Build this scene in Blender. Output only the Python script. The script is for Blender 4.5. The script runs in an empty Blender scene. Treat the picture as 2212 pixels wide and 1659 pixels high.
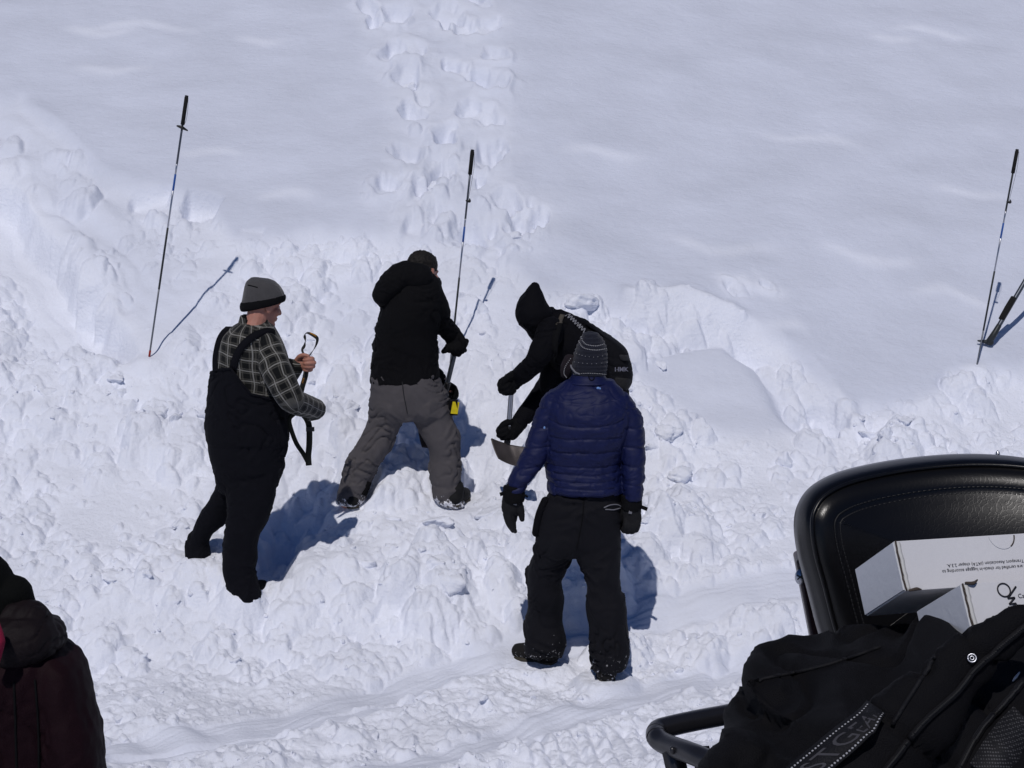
import bpy, bmesh, math, random
import numpy as np
from mathutils import Vector, Matrix
from mathutils.bvhtree import BVHTree

R = math.radians
scene = bpy.context.scene
col = scene.collection

# ------------------------------------------------------------------ camera
FPX = 3508.0            # focal length in reading units (photo read at 2212 x 1659)
CX, CY = 1106.0, 829.5
CAM_H = 2.9
PITCH = R(8.9)
cam = bpy.data.cameras.new('camera')
cam.sensor_width = 36.0
cam.lens = 36.0 * FPX / 2212.0
cam.clip_start = 0.05
cam.clip_end = 2000.0
camo = bpy.data.objects.new('camera', cam)
col.objects.link(camo)
camo.location = (0, 0, CAM_H)
camo.rotation_euler = (R(90) - PITCH, 0, 0)
scene.camera = camo

# ------------------------------------------------------------------ light
SUN_EL, SUN_AZ = R(53), R(11)      # shadows run away from the camera and a little to the right
w = bpy.data.worlds.new('World')
scene.world = w
w.use_nodes = True
nt = w.node_tree
sky = nt.nodes.new('ShaderNodeTexSky')
sky.sky_type = 'NISHITA'
sky.sun_disc = False
sky.sun_elevation = SUN_EL
sky.sun_rotation = R(180) + SUN_AZ
sky.altitude = 1800
sky.air_density = 1.0
sky.dust_density = 0.0
sky.ozone_density = 7.0
nt.nodes['Background'].inputs['Strength'].default_value = 0.055
wb = nt.nodes.new('ShaderNodeVectorMath'); wb.operation = 'MULTIPLY'      # the camera's cool white balance
wb.inputs[1].default_value = (0.70, 0.90, 1.18)
nt.links.new(sky.outputs[0], wb.inputs[0])
nt.links.new(wb.outputs[0], nt.nodes['Background'].inputs['Color'])
sl = bpy.data.lights.new('sun', 'SUN')
sl.energy = 3.6
sl.angle = R(0.53)
sl.color = (1.0, 0.955, 0.925)
so = bpy.data.objects.new('sun', sl)
col.objects.link(so)
sd = Vector((math.sin(SUN_AZ) * math.cos(SUN_EL), math.cos(SUN_AZ) * math.cos(SUN_EL), -math.sin(SUN_EL)))
so.rotation_euler = sd.to_track_quat('-Z', 'Y').to_euler()
so.location = (-3, -8, 12)
scene.view_settings.view_transform = 'Standard'
scene.view_settings.look = 'None'
scene.view_settings.exposure = -0.70
scene.view_settings.gamma = 1.0
scene.view_settings.use_curve_mapping = False

# ------------------------------------------------------------------ helpers: pixels, noise
def ray(vx, vy):
    r, u = (vx - CX) / FPX, -(vy - CY) / FPX
    return np.array([r, math.cos(PITCH) + u * math.sin(PITCH), -math.sin(PITCH) + u * math.cos(PITCH)])

def at(vx, vy, Y):
    d = ray(vx, vy)
    return np.array([0, 0, CAM_H]) + d * (Y / d[1])

def px(Y):                      # metres per reading unit at depth Y
    return Y / FPX * 1.01

_rng = np.random.RandomState(7)
_perm = _rng.permutation(256)
_perm = np.concatenate([_perm, _perm, _perm])
_g2 = np.stack([np.cos(np.arange(256) * 2.39996), np.sin(np.arange(256) * 2.39996)], 1)
_g3 = _rng.normal(size=(256, 3))
_g3 /= np.linalg.norm(_g3, axis=1)[:, None]

def noise2(x, y):
    xi = np.floor(x).astype(np.int64); yi = np.floor(y).astype(np.int64)
    xf = x - xi; yf = y - yi
    u = xf * xf * xf * (xf * (xf * 6 - 15) + 10)
    v = yf * yf * yf * (yf * (yf * 6 - 15) + 10)
    xi &= 255; yi &= 255
    def g(dx, dy):
        h = _perm[(_perm[(xi + dx) & 255] + yi + dy) & 255]
        return _g2[h, 0] * (xf - dx) + _g2[h, 1] * (yf - dy)
    a = g(0, 0); b = g(1, 0); c = g(0, 1); d = g(1, 1)
    return 1.4 * ((a + u * (b - a)) * (1 - v) + (c + u * (d - c)) * v)

def noise3(P):
    x, y, z = P[:, 0], P[:, 1], P[:, 2]
    xi = np.floor(x).astype(np.int64); yi = np.floor(y).astype(np.int64); zi = np.floor(z).astype(np.int64)
    xf = x - xi; yf = y - yi; zf = z - zi
    f = lambda t: t * t * t * (t * (t * 6 - 15) + 10)
    u, v, w_ = f(xf), f(yf), f(zf)
    out = 0
    for dx in (0, 1):
        for dy in (0, 1):
            for dz in (0, 1):
                h = _perm[(_perm[(_perm[(xi + dx) & 255] + yi + dy) & 255] + zi + dz) & 255]
                g = _g3[h, 0] * (xf - dx) + _g3[h, 1] * (yf - dy) + _g3[h, 2] * (zf - dz)
                out = out + g * (u if dx else 1 - u) * (v if dy else 1 - v) * (w_ if dz else 1 - w_)
    return 1.5 * out

def sstep(a, b, x):
    t = np.clip((x - a) / (b - a), 0, 1)
    return t * t * (3 - 2 * t)

# ------------------------------------------------------------------ helpers: objects, materials
def tag(o, label=None, cat=None, group=None, kind=None):
    if label: o['label'] = label
    if cat: o['category'] = cat
    if group: o['group'] = group
    if kind: o['kind'] = kind
    return o

def empty(name, loc, label, cat, group=None):
    o = bpy.data.objects.new(name, None)
    o.empty_display_size = 0.1
    o.location = Vector(loc)
    col.objects.link(o)
    return tag(o, label, cat, group)

def link(name, me, m=None, parent=None):
    o = bpy.data.objects.new(name, me)
    col.objects.link(o)
    if m is not None:
        me.materials.clear(); me.materials.append(m)
    if parent is not None:
        o.parent = parent
        o.matrix_parent_inverse = Matrix.Translation(-world_loc(parent))
    return o

def world_loc(o):
    v = Vector(o.location)
    if o.parent is not None:
        v = world_loc(o.parent) + o.matrix_parent_inverse.to_translation() + v
    return v

def mesh(name, V, F, m=None, parent=None, smooth=True):
    me = bpy.data.meshes.new(name)
    me.from_pydata([tuple(map(float, v)) for v in V], [], [tuple(int(i) for i in f) for f in F])
    if smooth:
        me.polygons.foreach_set('use_smooth', [True] * len(me.polygons))
    me.update()
    return link(name, me, m, parent)

def material(name, color, rough=0.8, spec=0.3, var=0.15, var_scale=30.0, bump=0.0, bump_scale=200.0,
             sheen=0.0, metal=0.0, sss=0.0, coat=0.0):
    m = bpy.data.materials.new(name)
    m.use_nodes = True
    n = m.node_tree.nodes; l = m.node_tree.links
    b = n['Principled BSDF']
    b.inputs['Roughness'].default_value = rough
    b.inputs['Specular IOR Level'].default_value = spec
    b.inputs['Metallic'].default_value = metal
    b.inputs['Sheen Weight'].default_value = sheen
    b.inputs['Coat Weight'].default_value = coat
    if sss:
        b.inputs['Subsurface Weight'].default_value = sss
        b.inputs['Subsurface Radius'].default_value = (0.012, 0.005, 0.003)
        b.inputs['Subsurface Scale'].default_value = 1.0
    tc = n.new('ShaderNodeTexCoord')
    t = n.new('ShaderNodeTexNoise'); t.inputs['Scale'].default_value = var_scale; t.inputs['Detail'].default_value = 5
    l.new(tc.outputs['Object'], t.inputs['Vector'])
    mx = n.new('ShaderNodeMix'); mx.data_type = 'RGBA'
    mx.inputs['A'].default_value = (*[c * (1 - var) for c in color], 1)
    mx.inputs['B'].default_value = (*[min(1, c * (1 + var)) for c in color], 1)
    l.new(t.outputs['Fac'], mx.inputs['Factor'])
    l.new(mx.outputs['Result'], b.inputs['Base Color'])
    if bump:
        t2 = n.new('ShaderNodeTexNoise'); t2.inputs['Scale'].default_value = bump_scale; t2.inputs['Detail'].default_value = 4
        l.new(tc.outputs['Object'], t2.inputs['Vector'])
        bp = n.new('ShaderNodeBump'); bp.inputs['Strength'].default_value = bump; bp.inputs['Distance'].default_value = 0.004
        l.new(t2.outputs['Fac'], bp.inputs['Height'])
        l.new(bp.outputs['Normal'], b.inputs['Normal'])
    return m

# ------------------------------------------------------------------ terrain
_yt = np.arange(-80, 300, 0.02)
_pz = np.interp(_yt, [-80, 7.0, 8.66, 8.92, 9.15, 9.9, 10.4, 11.0, 12.0, 14.0, 20.0, 60.0, 150.0, 300.0],
                [-0.6, -0.05, -0.02, 0.13, 0.34, 0.60, 0.88, 1.36, 2.08, 3.36, 7.1, 29.0, 62.0, 90.0])
_k = np.exp(-0.5 * (np.arange(-40, 41) * 0.02 / 0.12) ** 2); _k /= _k.sum()
_pz = np.convolve(np.pad(_pz, 40, mode='edge'), _k, mode='valid')

def base(x, y):
    x = np.asarray(x, float); y = np.asarray(y, float)
    xs_ = np.clip(x, 0, 5)
    ye = y - 0.19 * xs_ * sstep(8.6, 11.5, y)
    z = np.interp(ye, _yt, _pz)
    r = np.hypot(x - 0.9, y - 0.6)
    z = z + 1.5 * (1 - sstep(2.3, 4.6, r)) * (y < 7)
    return z

def ground_pt(vx, vy):
    d = ray(vx, vy)
    Y = np.arange(3.0, 80, 0.01)
    P = d[None, :] * (Y / d[1])[:, None]
    hz = base(P[:, 0], P[:, 1]) - (P[:, 2] + CAM_H)
    i = np.argmax(hz > 0)
    return np.array([P[i, 0], P[i, 1], P[i, 2] + CAM_H])

def gpoly(pts):
    return np.array([ground_pt(*p)[:2] for p in pts])

def catmull(P, n):
    P = np.asarray(P, float)
    m = len(P)
    if m < 3:
        t = np.linspace(0, 1, n)[:, None]
        return P[0] * (1 - t) + P[-1] * t
    E = np.vstack([2 * P[0] - P[1], P, 2 * P[-1] - P[-2]])
    t = np.linspace(0, m - 1, n)
    i = np.minimum(t.astype(int), m - 2)
    f = (t - i)[:, None]
    p0, p1, p2, p3 = E[i], E[i + 1], E[i + 2], E[i + 3]
    return 0.5 * (2 * p1 + (p2 - p0) * f + (2 * p0 - 5 * p1 + 4 * p2 - p3) * f ** 2 + (3 * p1 - p0 - 3 * p2 + p3) * f ** 3)

def grow(start, step, ratio, end):
    out = []; v = start
    while abs(v) < abs(end):
        step *= ratio; v += step; out.append(v)
    return out
DX = 0.0076
xc = np.arange(-3.45, 3.45, DX)
xr_ = grow(xc[-1], DX, 1.012, 5.2)
xr_ = xr_ + grow(xr_[-1], xr_[-1] - xr_[-2], 1.16, 160)
xs = np.concatenate([-np.array(xr_[::-1]), xc, xr_])
y1 = np.arange(6.95, 12.1, DX)
y2 = np.arange(y1[-1] + 0.012, 16.6, 0.0185)
yn = 6.95 - np.array(grow(0, DX, 1.09, 90))
ys = np.sort(np.concatenate([yn, y1, y2, grow(y2[-1], 0.0185, 1.16, 280)]))
X, Yg = np.meshgrid(xs, ys)
Z = base(X, Yg)
sub = (np.abs(X) < 7) & (Yg > 5.5) & (Yg < 18)

def pl_dist(poly):
    """distance to polyline, arc length along it, signed side - on the whole grid"""
    best = np.full(X.shape, 1e9); arc = np.zeros(X.shape); side = np.zeros(X.shape)
    L = 0
    for a, b in zip(poly[:-1], poly[1:]):
        d = b - a; n = np.hypot(*d)
        if n < 1e-6: continue
        t = np.clip(((X - a[0]) * d[0] + (Yg - a[1]) * d[1]) / n ** 2, 0, 1)
        dx = X - a[0] - t * d[0]; dy = Yg - a[1] - t * d[1]
        q = np.hypot(dx, dy)
        m_ = q < best
        best = np.where(m_, q, best); arc = np.where(m_, L + t * n, arc)
        side = np.where(m_, np.sign(d[0] * dy - d[1] * dx), side)
        L += n
    return best, arc, side

wx = 0.10 * noise2(X * 2.3 + 5, Yg * 2.3) + 0.05 * noise2(X * 6, Yg * 6 + 9)
# boundary between broken debris (near) and the wind-packed slope (far)
bnd = gpoly([(-400, 250), (-100, 222), (40, 215), (120, 285), (210, 370), (300, 405), (430, 430), (500, 508), (600, 520), (700, 512),
             (790, 500), (900, 525), (1000, 545), (1100, 575), (1160, 622), (1330, 636), (1480, 640), (1580, 672), (1690, 745),
             (1790, 840), (1860, 895), (1960, 868), (2050, 830), (2120, 792), (2230, 770), (2600, 740)])
bnd = bnd[np.argsort(bnd[:, 0])]
yb = np.interp(X + 0.6 * wx, bnd[:, 0], bnd[:, 1])
rough = sstep(-0.12, 0.10, yb - Yg + 0.8 * wx)
rough_in = rough.copy()
# patches of packed snow left inside the debris
def patch(poly, soft=0.10):
    p = gpoly(poly); ins = np.zeros(X.shape, bool)
    for a, b in zip(p, np.roll(p, -1, 0)):
        c = ((a[1] > Yg) != (b[1] > Yg)) & (X < (b[0] - a[0]) * (Yg - a[1]) / (b[1] - a[1] + 1e-12) + a[0])
        ins ^= c
    d, _, _ = pl_dist(np.vstack([p, p[:1]]))
    sd_ = np.where(ins, d, -d)
    return sstep(-soft, soft, sd_ + 0.5 * wx)
pa = patch([(1395, 760), (1470, 718), (1560, 715), (1640, 760), (1690, 830), (1740, 905), (1640, 930), (1500, 905), (1410, 840), (1380, 790)])
pb = patch([(690, 640), (740, 590), (800, 600), (830, 680), (800, 760), (740, 740), (700, 700)])
pc = patch([(-80, 350), (0, 335), (60, 400), (130, 490), (235, 640), (305, 715), (318, 752), (230, 760), (110, 650), (20, 540), (-80, 450)], 0.05)
pd = patch([(1050, 640), (1110, 610), (1160, 700), (1130, 780), (1060, 720)])
rough = rough * (1 - 0.93 * pa) * (1 - 0.75 * pb) * (1 - 0.9 * pc) * (1 - 0.7 * pd)
crust = np.clip(1 - rough_in + 0.85 * pa + 0.5 * pb + 0.3 * pd, 0, 1)

old = np.zeros(X.shape)
dd_, _, _ = pl_dist(gpoly([(-200, 260), (0, 270), (120, 380), (240, 500), (330, 640)]))
old = np.exp(-(dd_ / 0.50) ** 2) * sub
rough = rough * (1 - 0.82 * old); crust = np.clip(crust + 0.62 * old * rough_in * (1 - pc), 0, 1)
vr = noise2(X * 0.95 + 31, Yg * 1.15 + 7) + 0.45 * noise2(X * 2.6 + 3, Yg * 2.9)
rough = rough * np.clip(0.86 + 0.85 * vr, 0.32, 1.15)
rr_, _, _ = pl_dist(gpoly([(1330, 660), (1480, 668), (1600, 710), (1700, 790), (1770, 880)]))
rough = rough * (1 - 0.45 * np.exp(-(rr_ / 0.45) ** 2)) * (1 - 0.2 * sstep(1.9, 2.9, X))
Z -= np.where(sub, rough_in * (0.045 + 0.05 * old), 0)
# broad relief
Z += np.where(sub, rough * (0.055 * noise2(X * 1.9, Yg * 1.9 + 3) + 0.040 * noise2(X * 4.7 + 8, Yg * 4.7)), 0)
# wind ripples on the packed slope (long, low, across the fall line)
wr = crust * (0.010 * noise2(X * 1.1 + 0.35 * Yg, Yg * 3.2) + 0.0045 * noise2(X * 3.4 + 0.6 * Yg, Yg * 6.0 + 4)
              + 0.0024 * noise2(X * 8.5 + 2 * Yg, Yg * 15.0) + 0.0016 * noise2(X * 19, Yg * 30.0))
Z += np.where(sub, wr, 0)

def groove(poly, depth, width, power=2.0, wob=0.5):
    global Z
    d, a, s = pl_dist(gpoly(poly))
    d = np.abs(d + wob * wx * 0.5)
    Z = Z - depth * np.exp(-(d / width) ** power)
    return d, a, s
# trench with a bright cut wall at the left, the notch cut into the slope, edges of the slab, holes
d, a, s = pl_dist(gpoly([(-160, 250), (0, 330), (62, 395), (100, 470), (170, 545), (235, 635), (280, 690), (312, 730), (345, 800)]))
sgn_ = -s * d + 0.9 * wx * 0.6
Z -= np.where(sub, 0.25 * sstep(0.0, 0.12, sgn_) * np.exp(-(np.clip(sgn_ - .15, 0, 9) / 0.75) ** 2) * sstep(11.0, 11.25, Yg + .0 * X), 0)
Z += np.where(sub, np.exp(-((sgn_ - .30) / .30) ** 2) * (.022 * noise2(sgn_ * 9, a * 0.8) + .010 * noise2(sgn_ * 22, a * 1.5)), 0)
Z += np.where(sub, .05 * np.exp(-((sgn_ + .09) / .09) ** 2) * (.5 + noise2(X * 5, Yg * 5)), 0)
Z += np.where(sub, old * rough_in * (sgn_ < 0) * (.030 * noise2(sgn_ * 5.5 + 3, a * 0.9) + .012 * noise2(sgn_ * 13, a * 1.7)), 0)
crust = np.where(sub, crust * (1 - 0.95 * np.exp(-((sgn_ - .14) / .20) ** 2)), crust)
d, a, s = pl_dist(gpoly([(330, 770), (400, 640), (490, 520)]))
rough = rough * (1 - .5 * np.exp(-(d / .16) ** 2))
d, a, s = pl_dist(gpoly([(40, 250), (130, 340), (215, 440), (300, 540), (360, 640), (380, 740)]))
Z += np.where(sub, 0.05 * np.exp(-(d / 0.16) ** 2), 0)
def notch(cx, cy, hw, hl, depth, rot=0.0):
    """a square-edged block lifted out of the slope"""
    global Z, rough, crust
    c = ground_pt(cx, cy); ca, sa = math.cos(rot), math.sin(rot)
    u = (X - c[0]) * ca + (Yg - c[1]) * sa; v = -(X - c[0]) * sa + (Yg - c[1]) * ca
    u = u + 0.25 * wx; v = v + 0.25 * wx
    m_ = sstep(0, 0.05, hw - np.abs(u)) * sstep(0, 0.035, hl - v) * sstep(0, 0.25, v + hl)
    Z = Z - depth * m_ * sstep(-hl, hl * 0.9, v)
    rough = rough * (1 - 0.95 * m_); crust = crust * (1 - m_)  # fresh cut snow; light scattered inside it is also put in as paler colour
notch(430, 445, 0.17, 0.17, 0.17, -0.22)
notch(325, 425, 0.17, 0.13, 0.09, 0.12)
notch(540, 505, 0.12, 0.08, 0.07, 0.0)
notch(700, 560, 0.16, 0.10, 0.07, 0.1)
groove([(1330, 660), (1390, 690), (1450, 715), (1560, 708), (1640, 760), (1690, 850), (1730, 900)], 0.085, 0.09, 2)
groove([(1620, 720), (1700, 770), (1760, 830), (1800, 895)], 0.13, 0.11, 3)
d, a, s = pl_dist(gpoly([(1360, 646), (1480, 650), (1580, 682), (1680, 750), (1770, 832), (1835, 905)]))
Z += np.where(sub, 0.11 * np.exp(-(d / 0.085) ** 2), 0)
d, a, s = pl_dist(gpoly([(1775, 868), (1800, 900)]))
Z -= np.where(sub, 0.13 * np.exp(-(d / 0.11) ** 4), 0); rough = rough * (1 - .8 * np.exp(-(d / .13) ** 4)); crust = crust * (1 - np.exp(-(d / .15) ** 2))
d, a, s = pl_dist(gpoly([(1625, 735), (1700, 800), (1770, 865)]))
crust = crust * (1 - np.exp(-(d / .10) ** 2))
groove([(640, 1055), (600, 1120), (565, 1185), (548, 1265)], 0.20, 0.17, 3)       # where the man at the left wades
groove([(690, 1060), (640, 1085)], 0.12, 0.18, 2)
groove([(860, 985), (930, 960), (1010, 985)], 0.24, 0.16, 2)                        # the pit being dug
groove([(980, 850), (990, 905)], 0.12, 0.14, 2)
groove([(1150, 840), (1190, 900)], 0.12, 0.16, 2)
groove([(640, 830), (690, 900), (760, 960)], 0.10, 0.14, 2)
d, a, s = pl_dist(gpoly([(800, 1075), (860, 1035), (905, 1010), (950, 1050)]))
Z += np.where(sub, 0.10 * np.exp(-(d / 0.15) ** 2), 0)
d, a, s = pl_dist(gpoly([(620, 1330), (700, 1210), (790, 1170), (900, 1180), (1000, 1220)]))
Z += np.where(sub, 0.05 * np.exp(-(d / 0.30) ** 2), 0)

# ------------------------------------------------------------------ boot holes climbing the slope
rs = np.random.RandomState(11)
def stamp_window(cx, cy, r):
    i0, i1 = np.searchsorted(xs, [cx - r, cx + r]); j0, j1 = np.searchsorted(ys, [cy - r, cy + r])
    return slice(j0, j1), slice(i0, i1)
holes = [(865, 40, 1.1), (960, 25, 1.2), (905, 100, 1.0), (1000, 60, .9), (1055, 60, 1.0), (875, 165, 1.25), (1040, 175, 1.2), (975, 140, .8),
         (905, 255, 1.0), (1015, 235, 1.1), (1070, 255, .8), (850, 120, .9), (960, 290, 1.0), (880, 330, 1.0), (1060, 335, 1.2), (940, 385, 1.1),
         (1030, 400, .9), (1080, 425, .9), (890, 430, .9), (960, 460, 1.0), (1015, 505, 1.5), (1125, 490, 1.3), (1150, 470, .8), (905, 500, 1.0), (840, 395, .8),
         (1075, 110, .9), (930, 200, .8), (1050, 545, 1.1), (1585, 612, .5), (1640, 625, .4), (820, 60, .8), (800, 10, .8), (1040, 5, 1.1)]
for vx, vy, k in holes:
    c = ground_pt(vx + rs.uniform(-12, 12), vy + rs.uniform(-12, 12)); r = 0.46
    sl_ = stamp_window(c[0], c[1], r)
    x_ = X[sl_] - c[0]; y_ = Yg[sl_] - c[1]
    th = rs.uniform(-0.9, 0.9); u = x_ * math.cos(th) + y_ * math.sin(th); v = -x_ * math.sin(th) + y_ * math.cos(th)
    nz = noise2(X[sl_] * 5.5 + 3 * k, Yg[sl_] * 5.5) * 0.55 + noise2(X[sl_] * 13, Yg[sl_] * 13 + 5) * 0.25
    q = np.hypot(u / (rs.uniform(.08, .12) * k), v / (rs.uniform(.12, .19) * k)) + nz
    dep = rs.uniform(0.06, 0.17) * k
    lop = np.clip(0.5 + 1.6 * v / 0.2 * rs.choice([-1, 1, 1]) + 0.8 * u / 0.2 * rs.uniform(-1, 1), 0, 1)
    Z[sl_] += -dep * (1 - sstep(0.5, 1.15, q)) * (0.35 + 0.65 * lop) + rs.uniform(.0, .04) * k * np.exp(-((q - 1.35) / 0.36) ** 2) * (1 - lop)
    rough[sl_] = np.maximum(rough[sl_], rs.uniform(0.02, 0.30) * np.exp(-(q / 1.9) ** 2))
    crust[sl_] *= 1 - 0.5 * np.exp(-(q / 1.7) ** 2)
tr, _, _ = pl_dist(gpoly([(930, -40), (950, 150), (960, 300), (1000, 450), (1060, 560)]))
trail = np.exp(-(tr / 0.45) ** 2)
Z += np.where(sub, trail * (1 - rough_in) * (0.036 * noise2(X * 3.0, Yg * 2.6) + 0.012 * noise2(X * 9, Yg * 8)), 0)
rough = np.maximum(rough, 0.42 * np.exp(-(tr / 0.36) ** 2) * np.clip(.35 + 1.3 * noise2(X * 2.2 + 50, Yg * 2.0), 0, 1))

# small wind lips on the packed slope
for vx, vy, L_, h_ in [(1640, 622, .22, .020), (1585, 608, .12, .014), (1500, 655, .16, .016), (1700, 700, .14, .012), (2010, 72, .34, .020), (1930, 85, .2, .015), (2060, 640, .30, .012), (1880, 560, .35, .012),
                       (1560, 535, .4, .011), (1300, 330, .3, .009), (240, 150, .3, .016), (300, 60, .5, .016), (215, 70, .3, .014), (560, 90, .2, .010), (450, 330, .25, .010), (620, 420, .22, .011), (1750, 300, .4, .009), (2100, 420, .3, .010)]:
    c = ground_pt(vx, vy); sl_ = stamp_window(c[0], c[1], L_ * 2)
    u = (X[sl_] - c[0]) / L_; v = (Yg[sl_] - c[1]) + .10 * L_ * np.sin(u * 3 + vx) + .25 * wx[sl_]
    Z[sl_] += .6 * h_ * np.exp(-u ** 4) * np.where(v < 0, np.exp(-(v / .030) ** 2), np.exp(-(v / .22) ** 2))
    crust[sl_] *= 1 - .5 * np.exp(-u ** 4) * np.exp(-(v / .05) ** 2)
Z += np.where(sub, crust * (0.028 * noise2(X * .55 + 9, Yg * .8) + .010 * noise2(X * 1.7, Yg * 1.9 + 20)), 0)

# packed sled tracks across the foreground
tracks = []
def sled_track(poly, width):
    d, a, s = pl_dist(catmull(gpoly(poly), 24))
    tracks.append((d * s, a, sstep(width * 1.15, width * 0.75, d + 0.5 * wx * 0.15)))
sled_track([(60, 1640), (300, 1592), (620, 1530), (900, 1455), (1140, 1378), (1330, 1320), (1600, 1262), (1900, 1200)], 0.135)
sled_track([(350, 1760), (700, 1672), (1000, 1598), (1240, 1528), (1500, 1455), (1750, 1395), (2000, 1335), (2300, 1265)], 0.13)
sled_track([(250, 1620), (480, 1590), (700, 1545), (900, 1495)], 0.06)
tmask = np.clip(sum(t[2] for t in tracks), 0, 1)
low = sstep(8.8, 8.3, Yg)                       # the trampled flat in front
rough = rough * (1 - 0.97 * tmask)

# ------------------------------------------------------------------ broken lumps pressed into the surface
def lump(cx, cy, r, h, rot, planes, tilt, k):
    sl_ = stamp_window(cx, cy, r * 1.5)
    if sl_[0].stop - sl_[0].start < 3 or sl_[1].stop - sl_[1].start < 3: return
    x_ = (X[sl_] - cx) / r; y_ = (Yg[sl_] - cy) / r
    e = np.exp(-k * (1.0 + tilt[0] * x_ + tilt[1] * y_))
    for ang, d0, sp in planes:
        e = e + np.exp(-k * (1.0 - sp * (x_ * math.cos(ang) + y_ * math.sin(ang) - d0)))
    zc = -np.log(e) / k
    j = (sl_[0].start + sl_[0].stop) // 2; i = (sl_[1].start + sl_[1].stop) // 2
    zz = Z[j, i] + h * (zc - 0.42) + h * (0.16 * noise2((X[sl_]) * 2.2 / r + cx * 9, Yg[sl_] * 2.2 / r + cy * 7) + 0.07 * noise2(X[sl_] * 5.5 / r + cy * 9, Yg[sl_] * 5.5 / r)) \
        + (np.interp(Yg[sl_], _yt, _pz) - np.interp(cy, _yt, _pz)) * 0.85
    o = Z[sl_]; kk = 0.045 * h
    dlt = zz - o
    o = o - 0.17 * h * np.exp(-(np.minimum(dlt, 0) / (0.40 * h)) ** 2) * (dlt < 0) * (zc > -2.2)
    dlt = zz - o
    Z[sl_] = np.where(dlt > kk, zz, np.where(dlt < -kk, o, o + (dlt + kk) ** 2 / (4 * kk)))

def scatter(n, rmin, rmax, hk, seed, thr, amp=1.0, expo=2.2, dense=None):
    q = np.random.RandomState(seed)
    cx = q.uniform(-4.6, 4.6, n); cy = 6.9 + (q.uniform(0, 1, n) ** 0.9) * 6.4
    rr = rmin * (1 - q.uniform(0, 1, n) * (1 - (rmin / rmax) ** expo)) ** (-1 / expo)
    rr = np.clip(rr, rmin, rmax)
    for m in np.argsort(-rr):
        i = min(np.searchsorted(xs, cx[m]), len(xs) - 1); j = min(np.searchsorted(ys, cy[m]), len(ys) - 1)
        ro = rough[j, i] * amp
        if low[j, i] > 0: ro *= 1 - low[j, i] * (0.9 if rr[m] > 0.07 else 0.15)
        cl = 0.5 + 0.9 * noise2(np.array([cx[m] * 1.5 + seed]), np.array([cy[m] * 1.5]))[0]
        if ro * (0.45 + cl) < thr + q.uniform(0, 0.55): continue
        np_ = q.randint(5, 8)
        pls = [(2 * math.pi * (a_ + q.uniform(-.35, .35)) / np_, q.uniform(0.25, 0.68), q.uniform(1.2, 3.4)) for a_ in range(np_)]
        lump(cx[m], cy[m], rr[m], rr[m] * hk * q.uniform(0.6, 1.3), 0, pls, q.uniform(-0.45, 0.45, 2), q.uniform(4.5, 11.0))

def scatter_low(n, rmin, rmax):
    q = np.random.RandomState(9)
    for _ in range(n):
        cx = q.uniform(-3.4, 3.6); cy = q.uniform(7.15, 8.95)
        i = min(np.searchsorted(xs, cx), len(xs) - 1); j = min(np.searchsorted(ys, cy), len(ys) - 1)
        if tmask[j, i] > q.uniform(.05, .5): continue
        if noise2(np.array([cx * 2.2]), np.array([cy * 2.6 + 9]))[0] < q.uniform(-.75, .35): continue
        r = rmin + (rmax - rmin) * q.uniform() ** 2.4; np_ = q.randint(5, 8)
        pls = [(2 * math.pi * (a_ + q.uniform(-.35, .35)) / np_, q.uniform(0.25, 0.68), q.uniform(1.2, 3.4)) for a_ in range(np_)]
        lump(cx, cy, r, r * q.uniform(.5, 1.0), 0, pls, q.uniform(-0.45, 0.45, 2), q.uniform(4, 9))
scatter(1050, 0.085, 0.25, 0.62, 1, 0.12)
scatter(3800, 0.040, 0.10, 0.66, 2, 0.12)
scatter(9500, 0.018, 0.050, 0.80, 3, 0.06)
scatter_low(5200, 0.014, 0.034)
# crumbs at the edges of the packed tracks and beside the trail
# fine relief everywhere broken, grooves in the tracks
fr = np.clip(rough, 0, 1)
Z += np.where(sub, fr * (0.010 * noise2(X * 14, Yg * 14) + 0.004 * noise2(X * 31 + 3, Yg * 31)), 0)
dc, _, _ = pl_dist(gpoly([(318, 790), (390, 660), (470, 560), (510, 500)]))
cc = .78 * np.exp(-(dc / .17) ** 2) * sub
Z = Z * (1 - cc) + (base(X, Yg) - .02 + .015 * noise2(X * 3, Yg * 3)) * cc
def soften(Z_, n):
    for _ in range(n):
        P_ = np.pad(Z_, 1, mode='edge')
        Z_ = 0.5 * Z_ + 0.125 * (P_[:-2, 1:-1] + P_[2:, 1:-1] + P_[1:-1, :-2] + P_[1:-1, 2:])
    return Z_
Z = np.where(sub, soften(Z, 1), Z)
for sd_, a, m_ in tracks:
    Z += np.where(sub, m_ * (-0.020 + 0.0060 * noise2(sd_ * 38, a * 1.2) + 0.002 * noise2(sd_ * 110, a * 3)), 0)
# cleat marks of a drive belt at the lower edge
for q in range(9):
    c0 = ground_pt(1130 + q * 36, 1572 - q * 3); c1 = ground_pt(1165 + q * 36, 1640 - q * 3)
    sl_ = stamp_window((c0[0] + c1[0]) / 2, (c0[1] + c1[1]) / 2, 0.22)
    dd = c1[:2] - c0[:2]; L2 = dd @ dd
    t = np.clip(((X[sl_] - c0[0]) * dd[0] + (Yg[sl_] - c0[1]) * dd[1]) / L2, 0, 1)
    ds = np.hypot(X[sl_] - c0[0] - t * dd[0], Yg[sl_] - c0[1] - t * dd[1])
    Z[sl_] -= 0.022 * np.exp(-(ds / 0.022) ** 2)
crust = np.clip(crust + 0.55 * tmask, 0, 1)

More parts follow.
